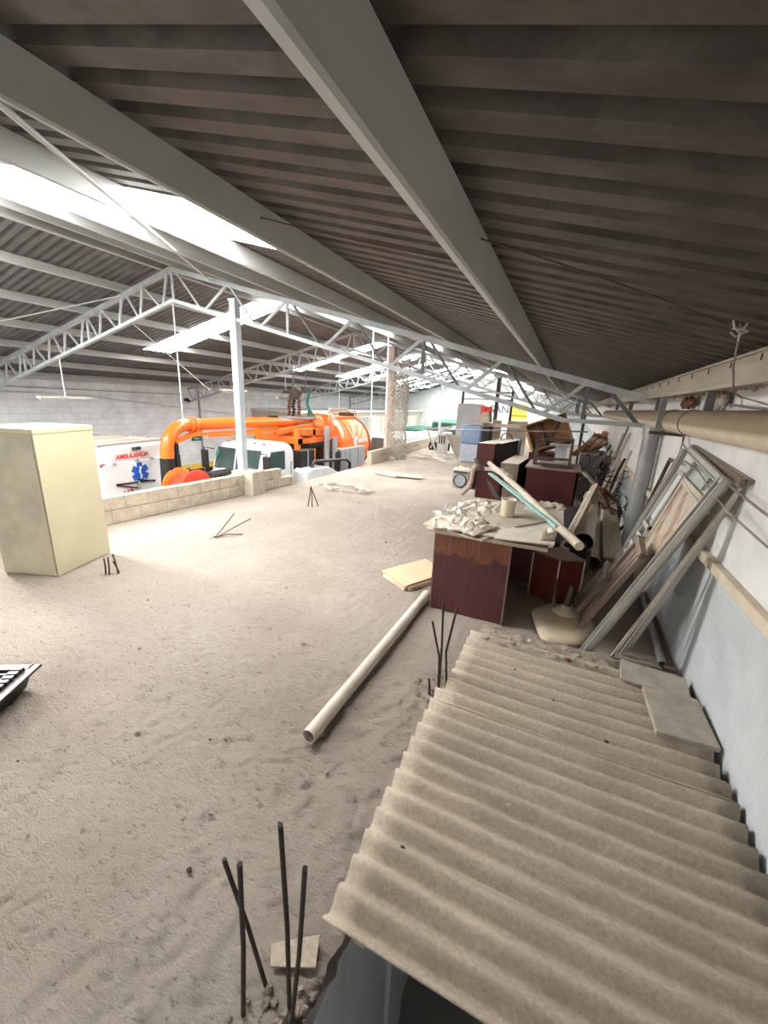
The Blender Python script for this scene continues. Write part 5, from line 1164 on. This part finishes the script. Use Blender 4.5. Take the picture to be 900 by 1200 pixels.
mb=MB(); mb.bar((-2.55,13.2,1.23),(-1.45,13.3,1.22),.10,.10); solo(mb,'wood_beam','wood_raw','short pale wooden beam lying level above the maroon cabinet','beam')
mb=MB(); mb.box(-2.36,-2.12,14,14.2,0,1.35); solo(mb,'beige_board','cream_plastic','upright narrow beige board behind the wooden beam','board')
mb=MB(); mb.box(-1.95,-1.3,14.3,14.36,0,1.35); solo(mb,'beige_board','wood_raw','wide upright beige board between dark posts at the back','board')
mb=MB(); mb.box(-1.42,-1.16,11.3,11.7,0,1.0); solo(mb,'blue_drum','bluepanel','dull blue drum behind the grey-brown cabinet','drum',bevel=.05)
mb=MB(); mb.path([(-1.42+.14*math.cos(t*.4),10.6,1.01+.16*math.sin(t*.4)) for t in range(9)],.02,8); solo(mb,'chair_arm','redwood','curved maroon chair arm standing on the maroon cabinet','chair part')
# row at the far parapet end
mb=MB(); mb.box(-4.50,-4.18,14.8,15.2,0,.73); w_=empty('white_heater',(-4.35,14.8,0),'white box heater with slots standing at the far edge of the slab','heater'); mb.build('casing','office_door',w_,bevel=.01)
mb=MB()
for k in range(3): mb.box(-4.44+k*.09,-4.39+k*.09,14.79,14.8,.35,.65)
mb.build('vents','darkmetal',w_)
mb=MB(); mb.prism([(-3.95,14,.80),(-3.40,14,.74),(-3.50,14,0)],(0,.04,0)); mb.bar((-3.95,13.98,.8),(-3.5,13.98,.0),.05); solo(mb,'triangular_sheet','wood_grey','grey triangular sheet standing on its corner beside the blue padded panel','sheet')
mb=MB()
for a_,b_ in (((-5.1,15.2,.9),(-4.6,15.0,.05)),((-5.1,15.2,.85),(-4.2,15.2,.95)),((-4.95,15.4,.1),(-4.5,15.3,.8))): mb.bar(a_,b_,.05)
solo(mb,'broken_trestle','dirty_white','pale broken frame leaning beside the white heater','frame')
mb=MB()
for k in range(7): mb.lathe([(.12,-.05),(.16,-.04),(.17,0),(.16,.04),(.12,.05)],(-5.0+.12*k,15.6+.05*(k%2),.17),14,'x')
solo(mb,'dark_scrap','dark','dark scrap rings under the pale broken frame','scrap')
mb=MB(); mb.bar((-4.42,14.9,.75),(-3.95,14.9,1.05),.2,.04); solo(mb,'tilted_tray','paper','pale tilted lid above the white heater','lid')
# sticks and rubble by the wrapped column and on the floor
for k in range(9):
    x=-4.7+.09*k; y=12.9+.35*math.sin(k*2.1); mb=MB(); mb.bar((x,y,.05+.03*(k%3)),(x+.5,y-.2+.15*(k%4),.06+.03*(k%2)),.06,.025); solo(mb,'scrap_stick','wood_grey' if k%2 else 'paper','dusty stick in the pile beside the wrapped column','stick','sticks by the wrapped column')
for k in range(10):
    x=-4.75+.12*k; y=7.15+.22*math.sin(k*1.9); mb=MB(); mb.bar((x,y,.03+.025*(k%3)),(x+.3,y+.25*math.cos(k*1.3),.035+.03*(k%2)),.05,.02); solo(mb,'scrap_stick','wood_grey' if k%3==0 else 'sack','dusty strip in the small heap near the parapet end','stick','strips near the parapet end')

# --- scrap heap along the right wall
random.seed(11)
for k in range(46):
    y=6.45+4.0*random.random(); x=.55+.35*random.random(); z=.05+.6*random.random(); 
    a=V((x,y,z)); b=a+V((-.45+.75*random.random(),-.7+1.4*random.random(),.05+.65*random.random()))
    b.x=min(b.x,.93); b.z=min(b.z,1.3); a.x=min(a.x,.93)
    mb=MB(); 
    if k%3==0: mb.path([a,(a+b)/2+V((.03,0,.05)),b],.014+.012*random.random(),6)
    else: mb.bar(a,b,.02+.05*random.random(),.02)
    solo(mb,'scrap_bar',('darkmetal','rebar','wood_grey','rust','dark')[k%5],'metal or wood length jutting from the scrap heap along the wall','scrap','scrap bars along the wall')
mb=MB()
for k in range(26):
    c=V((.35+.5*random.random(),6.6+2.2*random.random(),.45+.5*random.random())); r=.07+.10*random.random(); ax=V((random.random()-.5,random.random()-.5,random.random()-.5)).normalized(); p_=ax.orthogonal().normalized(); q_=ax.cross(p_)
    pts=[c+(p_*math.cos(t*.45)+q_*math.sin(t*.45))*r*(1+.15*math.sin(t*1.7)) for t in range(22)]
    for q in pts: q.x=min(q.x,.93)
    mb.path(pts,.006,5)
o=solo(mb,'wire_tangle','dark','dark tangle of old wire heaped along the wall','wire'); o['kind']='stuff'
mb=MB(); mb.box(.25,.62,8.9,9.4,.0,.95); solo(mb,'grey_locker','steelpipe','grey metal box standing in the scrap heap','box',bevel=.01)
mb=MB(); mb.box(.3,.9,9.45,12,0,.8); solo(mb,'scrap_core','darkmetal','dark mass of packed scrap under the wire tangle','scrap',bevel=.03)
for k in range(12):
    x=.15+.06*k%.75; y=10.2+.22*k; mb=MB(); mb.bar((min(.9,x),y,.8+.02*(k%3)),(min(.93,x+.3),y+.5,1.0+.08*(k%4)),.16,.04); solo(mb,'brown_slat',('rust','crate_wood','brown_panel')[k%3],'brown board in the pile at the far end of the scrap heap','board','boards at the back of the heap')
for k,(y,z) in enumerate(((7.4,1.45),(7.8,1.55),(8.3,1.4))):
    mb=MB(); mb.bar((.50+.06*k,y-.7,.40),(.93,y+.6,z),.035,.03); solo(mb,'leaning_batten','wood_grey' if k!=1 else 'steelpipe',('grey batten leaning on the wall at the near side of the scrap heap','steel batten leaning on the wall in the middle of the scrap heap','grey batten leaning on the wall at the back of the scrap heap')[k],'batten')
